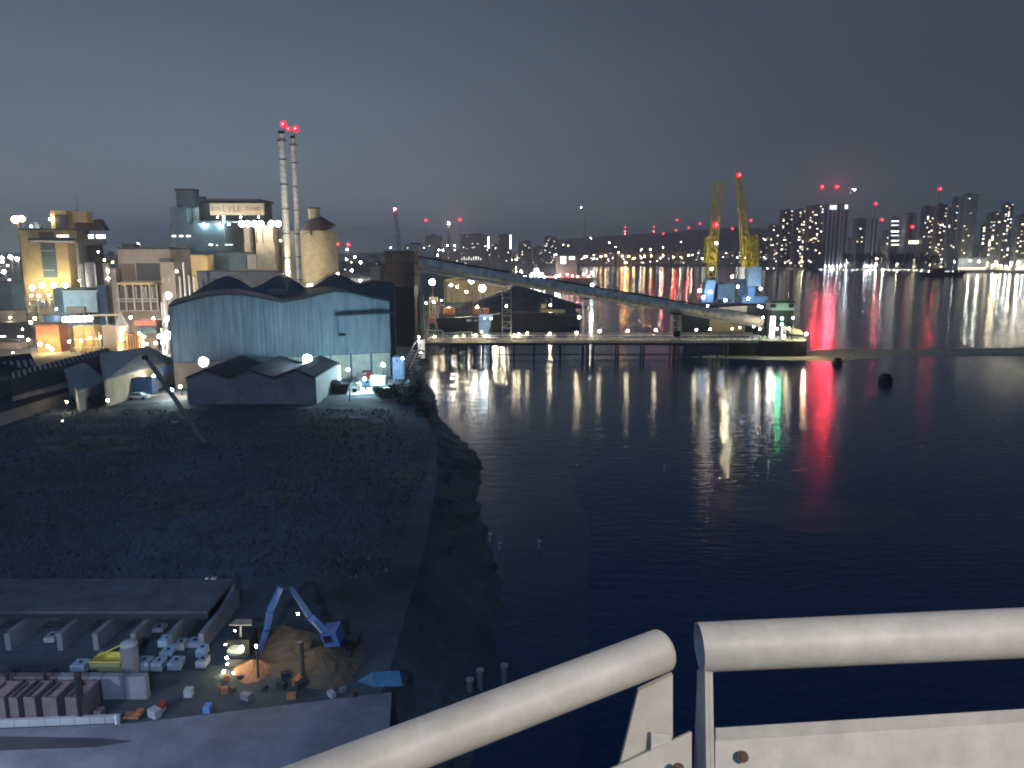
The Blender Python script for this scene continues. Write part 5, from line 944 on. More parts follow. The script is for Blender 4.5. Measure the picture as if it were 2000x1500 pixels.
MB().span((xa - .5, Y - .3, 8.2), (xb - 5.2, Y + .2, 8.6)).build('gunwale', M['dark'], t); lamp(947, 622, 313, .2, COOL, 30, 'cool lamp hanging over the blue barge bow', zb=4, back=0, pole=False); lamp(941, 648, 314, .2, WARM, 30, 'warm lamp at the foot of the blue barge bow', zb=2, back=0, pole=False)
Y = 350; xa, xb = U(962, 620, Y).x, U(1108, 620, Y).x; t = thing('moored_barge', 'long dark low barge moored beneath the aggregate heap', 'barge', ((xa + xb) / 2, Y + 6, 0)); MB().ext([Vector((xa, Y, 0)), Vector((xb - 1.5, Y, 0)), Vector((xb, Y, 7.4)), Vector((xa - 1, Y, 7.4))], (0, 10, 0)).build('hull', M['hullb'], t); MB().span((xa + 4, Y + 2, 7.4), (xb - 6, Y + 8, 8.1)).build('hatch_cover', M['black'], t)
Y = 372; xa, xb = U(1055, 620, Y).x, U(1101, 620, Y).x; t = thing('work_boat', 'small work boat with an ochre hull side behind the low barge', 'boat', ((xa + xb) / 2, Y + 3, 0)); MB().ext([Vector((xa, Y, 0)), Vector((xb, Y, 0)), Vector((xb + 1, Y, 8)), Vector((xa - 1, Y, 9))], (0, 6, 0)).build('hull', M['dark'], t); MB().ext([Vector((xa + .5, Y - .2, 5.6)), Vector((xb, Y - .2, 5.6)), Vector((xb + .8, Y - .2, 8.2)), Vector((xa, Y - .2, 8.2))], (0, .18, 0)).build('side_plate', M['olive'], t)
blk(t, 'wheelhouse', 1057, 1066, 595, 603, Y + 1, 3, M['cream']); 
for px in (1067, 1077): MB().tube(U(px, 603, Y + 2), U(px, 583, Y + 2), .15, None, 5).build('mast', M['steel'], t)
lamp(1075, 596, 362, .3, YEL, 120, 'yellow lamp over the ochre work boat', zb=8, pole=False, back=0)
# ================================================================== LIT DREDGER IN MID RIVER
Y = 880; xa, xb = U(1012, 540, Y).x, U(1162, 540, Y).x; t = thing('dredger_ship', 'black hulled ship with red deck and cube shaped bridge in mid river', 'ship', ((xa + xb) / 2, Y + 8, 0))
zt = U(1100, 543, Y).z
MB().ext([Vector((xa, Y, 0)), Vector((xb - 5, Y, 0)), Vector((xb, Y, zt)), Vector((xa - 3, Y, zt + 1))], (0, 16, 0)).build('hull', M['hullb'], t); blk(t, 'red_deck', 1064, 1158, 539, 543, Y + .5, 14, M['rose'])
blk(t, 'bridge', 1085, 1127, 499, 539, Y + 4, 12, M['beige']); blk(t, 'bridge_roof', 1084, 1128, 497, 499, Y + 3.5, 13, M['dark'])
for px, py in ((1100, 504), (1117, 504), (1100, 512)): win(t, px, py, Y + 4, 6.4, 3.4, emit(WHITE, 4))
blk(t, 'white_house', 1036, 1062, 533, 543, Y + 1, 8, M['white']); blk(t, 'white_house', 1043, 1053, 524, 533, Y + 2, 5, M['white']); MB().tube(U(1048, 524, Y + 3), U(1048, 514, Y + 3), .4, .2, 5).build('mast', M['steel'], t); MB().tube(U(1022, 538, Y), U(1017, 526, Y), .8, .5, 6).build('bow_post', M['white'], t)
for k, (px, py, I, c) in enumerate(((1018, 530, 500, WHITE), (1026, 538, 800, (1, .85, .8)), (1036, 540, 1500, (1, .9, .85)), (1045, 536, 2600, WHITE), (1053, 539, 2600, WHITE), (1063, 541, 600, (1, .7, .65)), (1086, 540, 700, WHITE), (1093, 538, 500, WHITE), (1108, 536, 220, (1, .4, .4)), (1118, 539, 350, (1, .4, .35)), (1128, 540, 350, (1, .35, .3)), (1140, 536, 300, (1, .6, .6)), (1150, 540, 300, (1, .5, .45)), (1156, 533, 900, (.55, 1, .85)), (1086, 497, 200, WHITE))):
    lamp(px, py, Y - 6, 1.0 if k < 8 or k == 13 else .6, c, I * .5, 'ship lamp glowing on the black hulled ship in mid river', zb=zt, name='ship_lamp', cat='lamp', group='lamps on the mid river ship', back=0, pole=False)
lamp(1156, 556, 560, .7, (1, .97, .8), 500, 'white lamp seen just above the middle of the conveyor', zb=1, back=0)
# house boats and dark boat at the right shore
Y = 1900; xa, xb = U(1533, 520, Y).x, U(1558, 520, Y).x
for i, (x0, x1, yt, yb, Yb_, lb, lit) in enumerate(((1533, 1557, 514, 525, 1950, 'long low houseboat with warm lights at the far right bank', 1), (1560, 1574, 512, 524, 1900, 'short bright houseboat beside the long one', 1), (1576, 1596, 519, 527, 1800, 'small black boat right of the houseboats', 0))):
    a = U(x0, yb, Yb_); b = U(x1, yb, Yb_); g = thing('house_boat' if lit else 'small_boat', lb, 'boat', ((a.x + b.x) / 2, Yb_, 0)); MB().ext([Vector((a.x, Yb_, 0)), Vector((b.x, Yb_, 0)), Vector((b.x + 2, Yb_, 4)), Vector((a.x - 2, Yb_, 4))], (0, 7, 0)).build('hull', M['hullb'], g); MB().span((a.x + 3, Yb_ + 1, 4), (b.x - 3, Yb_ + 6, 8)).build('cabin', M['dark'], g)
    if lit:
        for k in range(5): lamp(x0 + 3 + k * (x1 - x0 - 6) / 4, yt, Yb_ - 4, 1.0, (WARM, (1, .6, .4), YEL)[k % 3], 2200 if i else 1200, 'warm lamp strung on the lit houseboats', zb=4, name='boat_lamp', cat='lamp', group='lamps on the houseboats', back=0, pole=False)
Y = 1250; a, b = U(1808, 545, Y), U(1884, 545, Y); g = thing('dark_ship', 'long unlit dark ship anchored off the right promenade', 'ship', ((a.x + b.x) / 2, Y, 0)); MB().ext([Vector((a.x, Y, 0)), Vector((b.x - 4, Y, 0)), Vector((b.x + 4, Y, 8)), Vector((a.x - 5, Y, 6))], (0, 12, 0)).build('hull', M['hullb'], g); blk(g, 'wheelhouse', 1820, 1850, 524, 534, Y + 3, 8, M['black']); MB().span((a.x + 20, Y + 2, 6.5), (b.x - 10, Y + 8, 10)).build('cargo_cover', M['black'], g); win(g, 1850, 530, Y + 2, 8, 1.4, emit(COOL, 1.5)); win(g, 1861, 530, Y + 1.5, 2, 1.6, emit(WHITE, 4))
# extra strong shore lights that streak the water
for k, (px, py, Y, I, c) in enumerate(((1700, 521, 1900, 2600, WHITE), (1724, 527, 1750, 9000, (.85, 1, .95)), (1570, 505, 2000, 9000, YEL), (1557, 508, 2000, 6000, WARM), (1653, 507, 1900, 7000, YEL), (1681, 506, 1900, 7000, YEL), (1712, 505, 1850, 7000, WARM), (1756, 503, 1800, 8000, YEL), (1783, 506, 1750, 11000, YEL), (1505, 505, 2100, 5000, (1, .9, .7)), (1895, 509, 1520, 12000, (.95, 1, .85)), (1912, 511, 1500, 14000, (.92, 1, .9)), (1945, 512, 1480, 9000, YEL), (1990, 512, 1440, 20000, WHITE), (1975, 513, 1450, 12000, YEL), (1620, 508, 1950, 7000, (1, .5, .4)), (1735, 505, 1820, 5000, (.6, .95, 1)), (1865, 511, 1600, 6000, (.9, 1, .9)), (1880, 508, 1560, 6000, YEL))):
    lamp(px, py, Y, 1.3, c, I * (.22 if px < 1850 else .12), 'strong quayside flood throwing a long streak on the water', zb=2, name='quay_flood', cat='floodlight', group='strong floods on the right shore', back=0)
# buoys and marks
q = G(1636, 711, 0); g = thing('mooring_buoy', 'dark square mooring buoy with a slanting pole on the red streak', 'buoy', q); MB().tube(q + Vector((0, 0, -.3)), q + Vector((0, 0, 1.2)), 1.6, 1.5, 12).build('float', M['black'], g); MB().box(q + Vector((0, 0, 1.6)), (1.6, 1.6, .8)).build('top_box', M['black'], g); MB().tube(q + Vector((1.2, 0, 1.0)), q + Vector((4.0, 0, 2.2)), .12, None, 5).build('arm', M['dark'], g)
q = G(1729, 747, 0); g = thing('mooring_buoy', 'larger dark buoy right of the red streak', 'buoy', q); MB().tube(q + Vector((0, 0, -.3)), q + Vector((0, 0, 1.6)), 1.9, 1.8, 12).build('float', M['black'], g); MB().box(q + Vector((0, 0, 2)), (2.0, 1.6, .9)).build('top_box', M['black'], g)
for k, (px, py, lb) in enumerate(((1298, 919, 'lone pale marker stake in the dark mid water'), (957, 1055, 'left pale stake of the near pair on the mud'), (976, 1072, 'right pale stake of the near pair on the mud'), (1053, 1069, 'pale stake right of the near pair'), (1501, 912, 'faint pale stake below the green streak'))):
    q = G(px, py, .2); g = thing('marker_stake', lb, 'stake', q); MB().tube(q - Vector((0, 0, .4)), q + Vector((-.1, 0, 1.15)), .07, .05, 5).build('stake', M['cyanp'], g); MB().box(q + Vector((.1, 0, .8)), (.32, .06, .16)).build('tag', M['cyanp'], g)
# ================================================================== FOREGROUND WASTE YARD
t = thing('bay_building', 'long low flat roofed building with open bays at the lower left', 'building', (U(200, 1200, 55).x, 56, 5))
x0, x1 = U(-120, 1200, 55).x, U(405, 1200, 55).x
MB().span((x0, 55, 7.0), (x1, 61, 7.25)).build('roof', mat('felt_roof', (.10, .11, .115), .9, sc=.5, var=.3), t); MB().span((x0, 60.6, 5), (x1, 61, 7)).build('back_wall', M['grey'], t); MB().span((x0, 55.0, 6.6), (x1, 55.25, 6.98)).build('fascia', M['dark'], t)
for px in (-60, 30, 130, 199, 272, 343, 403): x = U(px, 1230, 54).x; MB().span((x - .2, 53, 5), (x + .2, 60.55, 6.4)).build('bay_wall', M['grey'], t)
for px in (95, 165, 240, 308, 375): x = U(px, 1220, 58).x; MB().span((x - .9, 58, 5), (x + .9, 59.4, 6.1)).build('stored_load', M['grey'], t)
def box_item(px, py, w_, h_, m, label, name='liquid_tote', cat='tote', zb=5, group=None, dep=1.0, cap=True):
    q = G(px, py, zb); k = ppm(q.y, zb); W_, H_ = w_ / k, h_ / k / cp * .82; g = thing(name, label, cat, q, group)
    MB().box(q + Vector((0, dep / 2, H_ / 2)), (W_, dep, H_)).build('body', m, g)
    MB().box(q + Vector((0, dep / 2, .06)), (W_ * 1.06, dep * 1.05, .12)).build('pallet', M['dark'], g)
    if cap: MB().tube(q + Vector((0, dep / 2, H_)), q + Vector((0, dep / 2, H_ + .08)), .14, None, 8).build('cap', M['dark'], g)
    if name == 'liquid_tote':
        mb = MB()
        for i in range(4):
            x = q.x - W_ / 2 + W_ * i / 3; mb.span((x - .02, q.y - .03, 5.1), (x + .02, q.y, 5 + H_))
        for z in (.3, .6): mb.span((q.x - W_ / 2, q.y - .035, 5 + H_ * z), (q.x + W_ / 2, q.y - .005, 5 + H_ * z + .03))
        mb.build('cage', M['steel'], g)
    return g
for px, py, w_, h_, m, lb in ((152, 1319, 27, 24, 'pallid', 'pale tote standing alone left of the yellow skip'), (277, 1314, 28, 25, 'pallid', 'widest white tote in the front row right of the yellow skip'), (306, 1314, 21, 23, 'pallid', 'middle white tote of the front row'), (340, 1312, 24, 22, 'pallid', 'third white tote of the front row'), (392, 1308, 18, 20, 'pallid', 'front tote at the right end of the yard'), (391, 1287, 16, 22, 'cyanp', 'tote behind the right end tote'), (323, 1267, 28, 20, 'cyanp', 'greenish tote in the back row'), (350, 1273, 20, 19, 'lgrey', 'grey tote in the back row centre'), (377, 1268, 24, 15, 'pallid', 'tilted white tote in the back row right'), (324, 1284, 24, 12, 'cyanp', 'low pale tote under the greenish one')):
    box_item(px, py, w_, h_, M[m], lb, group='white liquid totes in the waste yard')
box_item(96, 1258, 20, 16, M['lgrey'], 'small pale box inside the left open bay', 'pale_box', 'box')
box_item(306, 1238, 24, 12, M['lgrey'], 'low pale box in front of the right open bay', 'pale_box', 'box')
q = G(257, 1318); g = thing('upright_silo', 'grey upright cylinder tank with pale domed top among the totes', 'tank', q); MB().tube(q, q + Vector((0, 0, 2.4)), .6, None, 18).build('shell', M['grey'], g, smooth=True); MB().ball(q + Vector((0, 0, 2.4)), .6, .5, 18, 6).build('dome', M['lgrey'], g, smooth=True)
q = G(208, 1318); g = thing('yellow_skip', 'yellow framed skip between the lone tote and grey tank', 'skip', q); W_ = 2.1
for dx in (-1, 1): MB().ext([q + Vector((dx * W_ / 2, 0, .1)), q + Vector((dx * W_ / 2 * 1.1, 0, 1)), q + Vector((dx * W_ / 2 * 1.1, 1.6, 1)), q + Vector((dx * W_ / 2, 1.6, .1))], (.06, 0, 0)).build('side', M['yellow'], g)
MB().box(q + Vector((0, 0, .5)), (W_, .06, .8)).build('front', M['olive'], g); MB().box(q + Vector((0, 1.6, .5)), (W_, .06, .8)).build('back', M['yellow'], g); MB().box(q + Vector((0, 0, 1)), (W_ * 1.15, .1, .08)).build('rim', M['yellow'], g); MB().tube(q + Vector((-1, .8, 1)), q + Vector((1.2, .8, 2.1)), .05, None, 5).build('bar', M['yellow'], g)
# big pale pink bins in a row
for k, (x0, x1) in enumerate(((-30, 7), (16, 33), (45, 67), (81, 109), (126, 160))):
    a = U(x0, 1362, 44); b = U(x1, 1362, 44); g = thing('steel_bin', ['leftmost pale pink bin cut by the photo edge', 'narrow pink bin second from the left edge', 'middle pink bin of the lower left row', 'fourth pink bin of the lower left row', 'rightmost greyish pink bin of the lower left row'][k], 'bin', ((a.x + b.x) / 2, 45, 5), 'large pink bins at the lower left')
    MB().span((a.x, 44, 5.1), (b.x, 44.12, 6.8)).build('front', M['pink'], g); MB().span((a.x, 45.9, 5.1), (b.x, 46, 6.8)).build('back', M['pink'], g); MB().span((a.x, 44.13, 5.1), (a.x + .1, 45.88, 6.8)).build('side', M['pink'], g); MB().span((b.x - .1, 44.13, 5.1), (b.x, 45.88, 6.8)).build('side', M['pink'], g); MB().span((a.x + .11, 44.13, 6.0), (b.x - .11, 45.88, 6.6)).build('load', mat('pink_load', (.30, .20, .19), .95, sc=2, bump=.5), g)
Y = 46.6; a = U(-60, 1335, Y); b = U(285, 1335, Y); g = thing('yard_wall', 'low concrete push wall behind the pink bins', 'wall', ((a.x + b.x) / 2, Y, 5))
for i in range(8): x = a.x + (b.x - a.x) * i / 8; MB().span((x + .03, Y, 5), (x + (b.x - a.x) / 8 - .03, Y + .5, 6.7)).build('block', M['pink'] if i < 4 else M['grey'], g)
a, b = G(-60, 1424), G(235, 1412); g = thing('kerb_wall', 'low pale kerb wall along the front of the waste yard', 'wall', a)
for i in range(10): p_a, p_b = a.lerp(b, i / 10), a.lerp(b, (i + 1) / 10 - .004); MB().ext([p_a, p_b, p_b + Vector((0, .25, 0)), p_a + Vector((0, .25, 0))], (0, 0, .5)).build('kerb_block', M['lgrey'], g)
for px, py, h, lb in ((20, 1372, 2.2, 'dark fence post nearest the left edge'), (93, 1370, 2.2, 'dark fence post behind the pink bins'), (161, 1410, 3.4, 'thick dark post right of the pink bins')): q = G(px, py); g = thing('fence_post', lb, 'post', q, 'dark posts in the waste yard'); MB().tube(q, q + Vector((0, 0, h)), .12 if h < 3 else .22, None, 7).build('post', M['black'], g); MB().box(q + Vector((0, 0, h)), (.35, .35, .1)).build('cap', M['dark'], g)
q = G(228, 1417); g = thing('white_bollard', 'single white bollard at the yard kerb', 'bollard', q); MB().tube(q, q + Vector((0, 0, .75)), .09, None, 8).build('post', M['white'], g); MB().tube(q, q + Vector((0, 0, .06)), .2, None, 8).build('foot', M['white'], g)
for px, py, w_, h_, m, lb, nm in ((190, 1402, 15, 16, 'pink', 'small pink box behind the kerb bollard', 'pink_box'), (255, 1408, 30, 10, 'rust', 'low orange rusty plate stack at the kerb', 'rusty_plate'), (268, 1404, 12, 14, 'rust', 'upright orange crate at the kerb', 'orange_crate'), (314, 1390, 12, 16, 'red', 'red drum standing right of the orange crate', 'red_drum'), (312, 1398, 9, 8, 'pallid', 'tiny white can beneath the red drum', 'white_can'), (403, 1397, 13, 20, 'blue', 'blue barrel alone in the dark yard', 'blue_barrel')): box_item(px, py, w_, h_, M[m], lb, nm, nm.split('_')[1], dep=.6, cap=False)
q = G(421, 1178); g = thing('lamp_post', 'pale square lamp post beside the bay building end', 'post', q); MB().box(q + Vector((0, 0, 1.2)), (.45, .35, 2.4)).build('post', M['cream'], g); MB().box(q + Vector((-.6, 0, 2.2)), (.25, .2, .3)).build('lamp_head', M['white'], g)
# spoil heaps, material handler, grab lorry
q = G(600, 1345); mound((q.x, q.y + 3, 5), 3.7, 2.9, 1.35, M['soil'], 'broad ochre spoil heap under the blue crane boom', seed=5); q = G(492, 1318); mound((q.x, q.y + .5, 5), 1.5, 1.4, .9, mat('orange_soil', (.42, .20, .09), .9, sc=1, bump=.5), 'small orange lit spoil heap beside the grab lorry', seed=6); q = G(540, 1285); mound((q.x, q.y + 2, 5), 3.2, 2.6, 1.5, M['soil'], 'left spoil heap under the blue crane stick', seed=8)
Y = 52; base = U(645, 1265, Y); g = thing('material_handler', 'blue material handler with folded boom over the spoil heaps', 'crane', (base.x, Y, 5))
def arm(a, b, r0, r1, nm, m): MB().tube(a, b, r0, r1, 4).build(nm, m, g)
arm(U(640, 1240, Y), U(606, 1205, Y), .38, .33, 'boom', M['hblue']); arm(U(604, 1203, Y), U(568, 1148, Y), .30, .2, 'boom', M['dblue']); arm(U(549, 1146, Y), U(528, 1192, Y), .22, .27, 'stick', M['hblue']); arm(U(527, 1195, Y), U(521, 1228, Y), .27, .25, 'stick', M['hblue']); arm(U(520, 1232, Y), U(507, 1272, Y), .25, .2, 'stick', M['hblue']); arm(U(568, 1149, Y), U(549, 1147, Y), .12, .12, 'link', M['dark'])
arm(U(510, 1272, Y), U(509, 1298, Y), .12, .12, 'link', M['dark']); MB().ext([U(497, 1318, Y), U(505, 1298, Y), U(514, 1298, Y), U(528, 1316, Y)], (0, .8, 0)).build('grab', M['dark'], g)
MB().ext([U(625, 1240, Y - .6), U(655, 1236, Y - .6), U(664, 1262, Y - .6), U(634, 1265, Y - .6)], (0, 1.8, 0)).build('cab', M['hblue'], g); MB().span((U(640, 1260, Y).x - .3, Y - .2, 5.6), (U(640, 1260, Y).x + .9, Y + 1.6, U(640, 1264, Y).z)).build('column', M['dblue'], g); MB().box((base.x, Y + .4, 5.35), (3.2, 1.4, .7)).build('undercarriage', M['black'], g)
for dy in (-.7, 1.5): MB().box((base.x, Y + dy, 5.4), (3.6, .5, .8)).build('track', M['dark'], g)
MB().ext([U(630, 1244, Y - .7), U(645, 1242, Y - .7), U(649, 1254, Y - .7), U(634, 1257, Y - .7)], (0, .06, 0)).build('window', darkpane, g)
MB().tube(U(628, 1236, Y - .3), U(610, 1212, Y - .3), .09, None, 6).build('ram', M['steel'], g)
lamp(582, 1199, 51.2, .07, WARM, 7, 'small warm work lamp on the blue boom', zb=8, name='work_lamp', cat='lamp', back=.5, pole=False)
q = G(592, 1332); g = thing('fence_post', 'dark timber post standing in the broad spoil heap', 'post', q, 'dark posts in the waste yard'); MB().tube(q, q + Vector((0, 0, 3.1)), .16, None, 7).build('post', M['wood'], g); MB().box(q + Vector((0, 0, 3.1)), (.4, .4, .1)).build('cap', M['dark'], g)
Y = 50.5; g = thing('grab_lorry', 'dark lorry with pale flat panels and small lights by the orange heap', 'lorry', (U(465, 1320, Y).x, Y, 5)); blk(g, 'bed', 443, 492, 1288, 1312, Y, 2.2, M['dark']); blk(g, 'cab', 443, 486, 1250, 1286, Y + .3, 1.8, M['black']); MB().ext([U(448, 1222, Y), U(492, 1222, Y), U(492, 1211, Y + 1.2), U(462, 1211, Y + 1.2)], (0, 0, .08)).build('top_panel', M['cream'], g)
MB().tube(U(470, 1250, Y + .8), U(470, 1223, Y + .8), .08, None, 6).build('post', M['steel'], g); MB().tube(U(461, 1272, Y - .4), U(461, 1268, Y - .4), .62, .6, 16).build('roof_dish', mat('pale_green_paint', (.42, .5, .38)), g)
for px in (450, 484): p = U(px, 1314, Y - .1); MB().tube(p, p + Vector((0, .3, 0)), .42, None, 12).build('wheel', M['black'], g)
for k, (px, py, r, I) in enumerate(((471, 1266, .16, 1.8), (443, 1285, .1, 1.1), (444, 1297, .07, .6), (437, 1311, .09, 1.0), (456, 1314, .06, .4), (440, 1259, .05, .4), (459, 1232, .04, .2))): lamp(px, py, Y - .7, r, YEL, I * 3, 'tiny lamp on the grab lorry beside the orange heap', zb=6, name='lorry_lamp', cat='lamp', group='tiny lamps on the grab lorry', back=0, pole=False)
lamp(500, 1262, 49, .08, WARM, 9, 'warm lamp lighting the spoil heaps', zb=5, back=.4)
q = G(745, 1332); g = thing('covered_boat', 'small upturned shape under a blue tarpaulin at the quay edge', 'boat', q); MB().add([q + Vector(v) for v in ((-1.7, 0, .05), (-.4, -.7, .05), (1.6, -.6, .05), (1.7, .8, .05), (-.3, .9, .05), (-.7, 0, .75), (1.3, 0, .9))], [(0, 1, 5), (1, 2, 6, 5), (2, 3, 6), (3, 4, 5, 6), (4, 0, 5), (4, 3, 2, 1, 0)]).build('tarpaulin', M['tarpblue'], g); MB().box(q + Vector((.5, .1, .04)), (2.6, 1.2, .08)).build('keel', M['wood'], g)
a, b = U(620, 1187, 60), U(745, 1183, 62); g = thing('mooring_line', 'thin pale line stretched right of the blue boom', 'rope', a); MB().tube(a, b, .035, None, 5).build('rope', M['grey'], g)
for q_ in (a, b): MB().tube((q_.x, q_.y, 5), q_, .06, None, 6).build('post', M['dark'], g)
rnd = random.Random(21)
for i in range(26):
    px = rnd.uniform(30, 700); py = rnd.uniform(1325, 1375) if px > 330 else rnd.uniform(1290, 1400); q = G(px, py)
    if px < 170: continue
    s_ = rnd.uniform(.2, .55); o = MB().box(q + Vector((0, 0, s_ / 2)), (s_ * rnd.uniform(.8, 1.8), s_, s_), rnd.uniform(0, 3)).build('scrap_block', M[rnd.choice(['grey', 'dark', 'rust', 'lgrey', 'wood'])], origin=q); tag(o, 'small scrap block strewn on the dark waste yard floor', 'scrap', 'scrap blocks in the waste yard')
for px, py, h in ((918, 1364, 1.6), (938, 1352, 1.9), (985, 1336, 1.6)): q = G(px, py, 0); g = thing('mooring_post', 'pale mooring post peeping above the near ship rail', 'post', q, 'mooring posts below the ship rail'); MB().tube(q - Vector((0, 0, .5)), q + Vector((0, 0, h)), .25, None, 8).build('post', M['grey'], g); MB().tube(q + Vector((0, 0, h)), q + Vector((0, 0, h + .12)), .34, None, 8).build('cap', M['lgrey'], g)
# ================================================================== SHIP RAIL IN THE FOREGROUND
rail_m = mat('cream_rail_paint', (.66, .63, .57), .5, var=.12, sc=14, bump=.12)
def near(px, py, dep):     # point at a depth along the camera axis
    return Vector((0, 0, CH)) + ray(px, py) * dep
D1 = 1.28
a, b = near(1366, 1264, D1), near(2500, 1213, D1 * .985); rr1 = 46.5 / FPX * D1
t = thing('ship_rail', 'right white tubular ship rail with open end and flat panel', 'railing', (a.x, a.y, CH - 1.6))
d = (b - a).normalized(); u = Vector((0, 0, 1)); v_ = d.cross(u).normalized(); u = v_.cross(d).normalized()
mb = MB(); n = 48; V = []
for c_, r in ((a, rr1), (b, rr1), (a, rr1 * .94), (a + d * .25, rr1 * .94)):
    for i in range(n): th = 2 * math.pi * i / n; V.append(c_ + (u * math.cos(th) + v_ * math.sin(th)) * r)
F = []
for i in range(n):
    j = (i + 1) % n; F += [(i, j, n + j, n + i), (j, i, 2 * n + i, 2 * n + j), (2 * n + i, 3 * n + i, 3 * n + j, 2 * n + j)]
F.append(tuple(range(3 * n, 4 * n)))
mb.add(V, F).build('top_rail', rail_m, t, smooth=True)
# end bracket plate, seen nearly edge on
def quadprism(pts, off, nm, m, parent): return MB().ext(pts, off).build(nm, m, parent)
e = .03 / 1.2
quadprism([near(1362, 1308, D1), near(1385, 1310, D1 * .985), near(1394, 1800, D1 * .985), near(1344, 1800, D1 * 1.03)], Vector((.006, .0, 0)), 'bracket', rail_m, t)
quadprism([near(1377, 1309, D1 * .98), near(1384, 1309, D1 * .98), near(1393, 1800, D1 * .98), near(1383, 1800, D1 * .98)], Vector((0, .01, 0)), 'flange', rail_m, t)
P0 = [near(1397, 1424, D1), near(2500, 1357, D1), near(2500, 2000, D1 * .9), near(1397, 2000, D1 * .9)]
nrm = (P0[1] - P0[0]).cross(P0[3] - P0[0]).normalized(); nrm = nrm if nrm.y > 0 else -nrm
quadprism(P0, nrm * .012, 'panel', rail_m, t)
P1 = [near(1396, 1421, D1) - nrm * .007, near(2500, 1353, D1) - nrm * .007, near(2500, 1378, D1) - nrm * .007, near(1396, 1446, D1) - nrm * .007]; quadprism(P1, nrm * .006, 'panel_trim', rail_m, t)
def disc(px, py, r, dep, m, parent, nm='bolt'): 
    c_ = near(px, py, dep); return MB().tube(c_ - nrm * .006, c_ + nrm * .002, r, r * .9, 20).build(nm, m, parent)
disc(1449, 1477, .0095, D1 * .985, mat('bolt_brown', (.10, .05, .045), .6), t)
c_ = near(1449, 1477, D1 * .985); MB().tube(c_ - nrm * .008, c_ - nrm * .004, .0055, None, 6).build('bolt_head', mat('bolt_head', (.13, .07, .06), .5, .5), t)
# left rail: comes towards the viewer
D2 = 1.25; a = near(1290, 1271, D2); b = near(540, 1560, 1.02); d = (b - a).normalized(); rl_ = 41 / FPX * D2
t = thing('ship_rail', 'left white tubular ship rail slanting to the bottom edge', 'railing', (a.x, a.y, CH - 1.6))
MB().tube(a, a + (b - a) * 1.8, rl_, rl_, 48).build('top_rail', rail_m, t, smooth=True)
u = d.orthogonal().normalized(); w_ = d.cross(u); mb = MB(); V = []; n = 48
for k_ in range(7):
    f = math.pi / 2 * k_ / 6
    for i in range(n): th = 2 * math.pi * i / n; V.append(a - d * (rl_ * .55 * math.sin(f)) + (u * math.cos(th) + w_ * math.sin(th)) * rl_ * max(.02, math.cos(f)))
F = [(k_ * n + i, k_ * n + (i + 1) % n, (k_ + 1) * n + (i + 1) % n, (k_ + 1) * n + i) for k_ in range(6) for i in range(n)]; mb.add(V, F).build('end_cap', rail_m, t, smooth=True)
D3 = D2 * 1.01
quadprism([near(1247, 1350, D3 * .985), near(1314, 1318, D3), near(1314, 1700, D3), near(1160, 1700, D3 * .95)], Vector((.0, .010, .0)), 'bracket', rail_m, t)
Pp = [near(1186, 1506, D3 * .955), near(1351, 1429, D3 * .985), near(1351, 1800, D3 * .95), near(1150, 1800, D3 * .9)]
nrm = (Pp[1] - Pp[0]).cross(Pp[3] - Pp[0]).normalized(); nrm = nrm if nrm.y > 0 else -nrm
quadprism(Pp, nrm * .01, 'panel', rail_m, t); disc(1324, 1500, .0085, D3 * .955, MATS['bolt_brown'], t)
quadprism([near(1272, 1431, D3 * .98), near(1312, 1436, D3 * .98), near(1312, 1470, D3 * .975), near(1272, 1470, D3 * .975)], Vector((0, .004, 0)), 'gusset', rail_m, t)
# deck lamp over the viewer; the other spots are unseen added fill lights
def fitting(name, label, loc, target, energy, col, size, blend=.6, spot=R(120)):
    g = thing(name, label, 'lamp', loc); d = (Vector(target) - Vector(loc)).normalized()
    MB().tube(Vector(loc) - d * .35, Vector(loc) - d * .02, .08, .16, 16).build('housing', M['white'], g)
    ld = bpy.data.lights.new(name, 'SPOT'); ld.energy = energy; ld.color = col; ld.shadow_soft_size = size; ld.spot_size = spot; ld.spot_blend = blend
    lo = bpy.data.objects.new(name + '_light', ld); C.objects.link(lo); lo.parent = g; lo.rotation_euler = d.to_track_quat('-Z', 'Y').to_euler()
fitting('deck_lamp', 'ship deck lamp above the viewer', (1.5, -1.3, CH + 1.3), (.2, 1.2, CH - .8), 265, (1, .91, .78), .12)
fitting('veil_fill', 'added unseen fill light left of the viewer', (-9, -1.5, CH - 1), (-62, 70, 20), 80000, (.36, .56, 1), .2, 1.0, R(118))  # added to wash the lower left with a pale blue veil
p = U(560, 566, 196); fitting('stack_fill', 'added hidden fill light in the shed valley aimed at the twin chimneys', p, U(558, 330, 238), 60000, (1, .93, .82), .3, .7, R(46))  # added out of sight to brighten the chimney shafts
fitting('works_fill', 'added unseen fill light over the works beyond the left edge', (-156, 196, 42), (-120, 300, 22), 190000, (1, .90, .76), .5, .8, R(100))  # no mast stands here; added to brighten the factory walls
fitting('corner_fill', 'added unseen fill light over the quay edge', (-36, 31, 13.5), (-30, 37, 5), 6500, (.74, .82, 1), .3, 1.0, R(150))  # added to brighten the near corner of the pavement
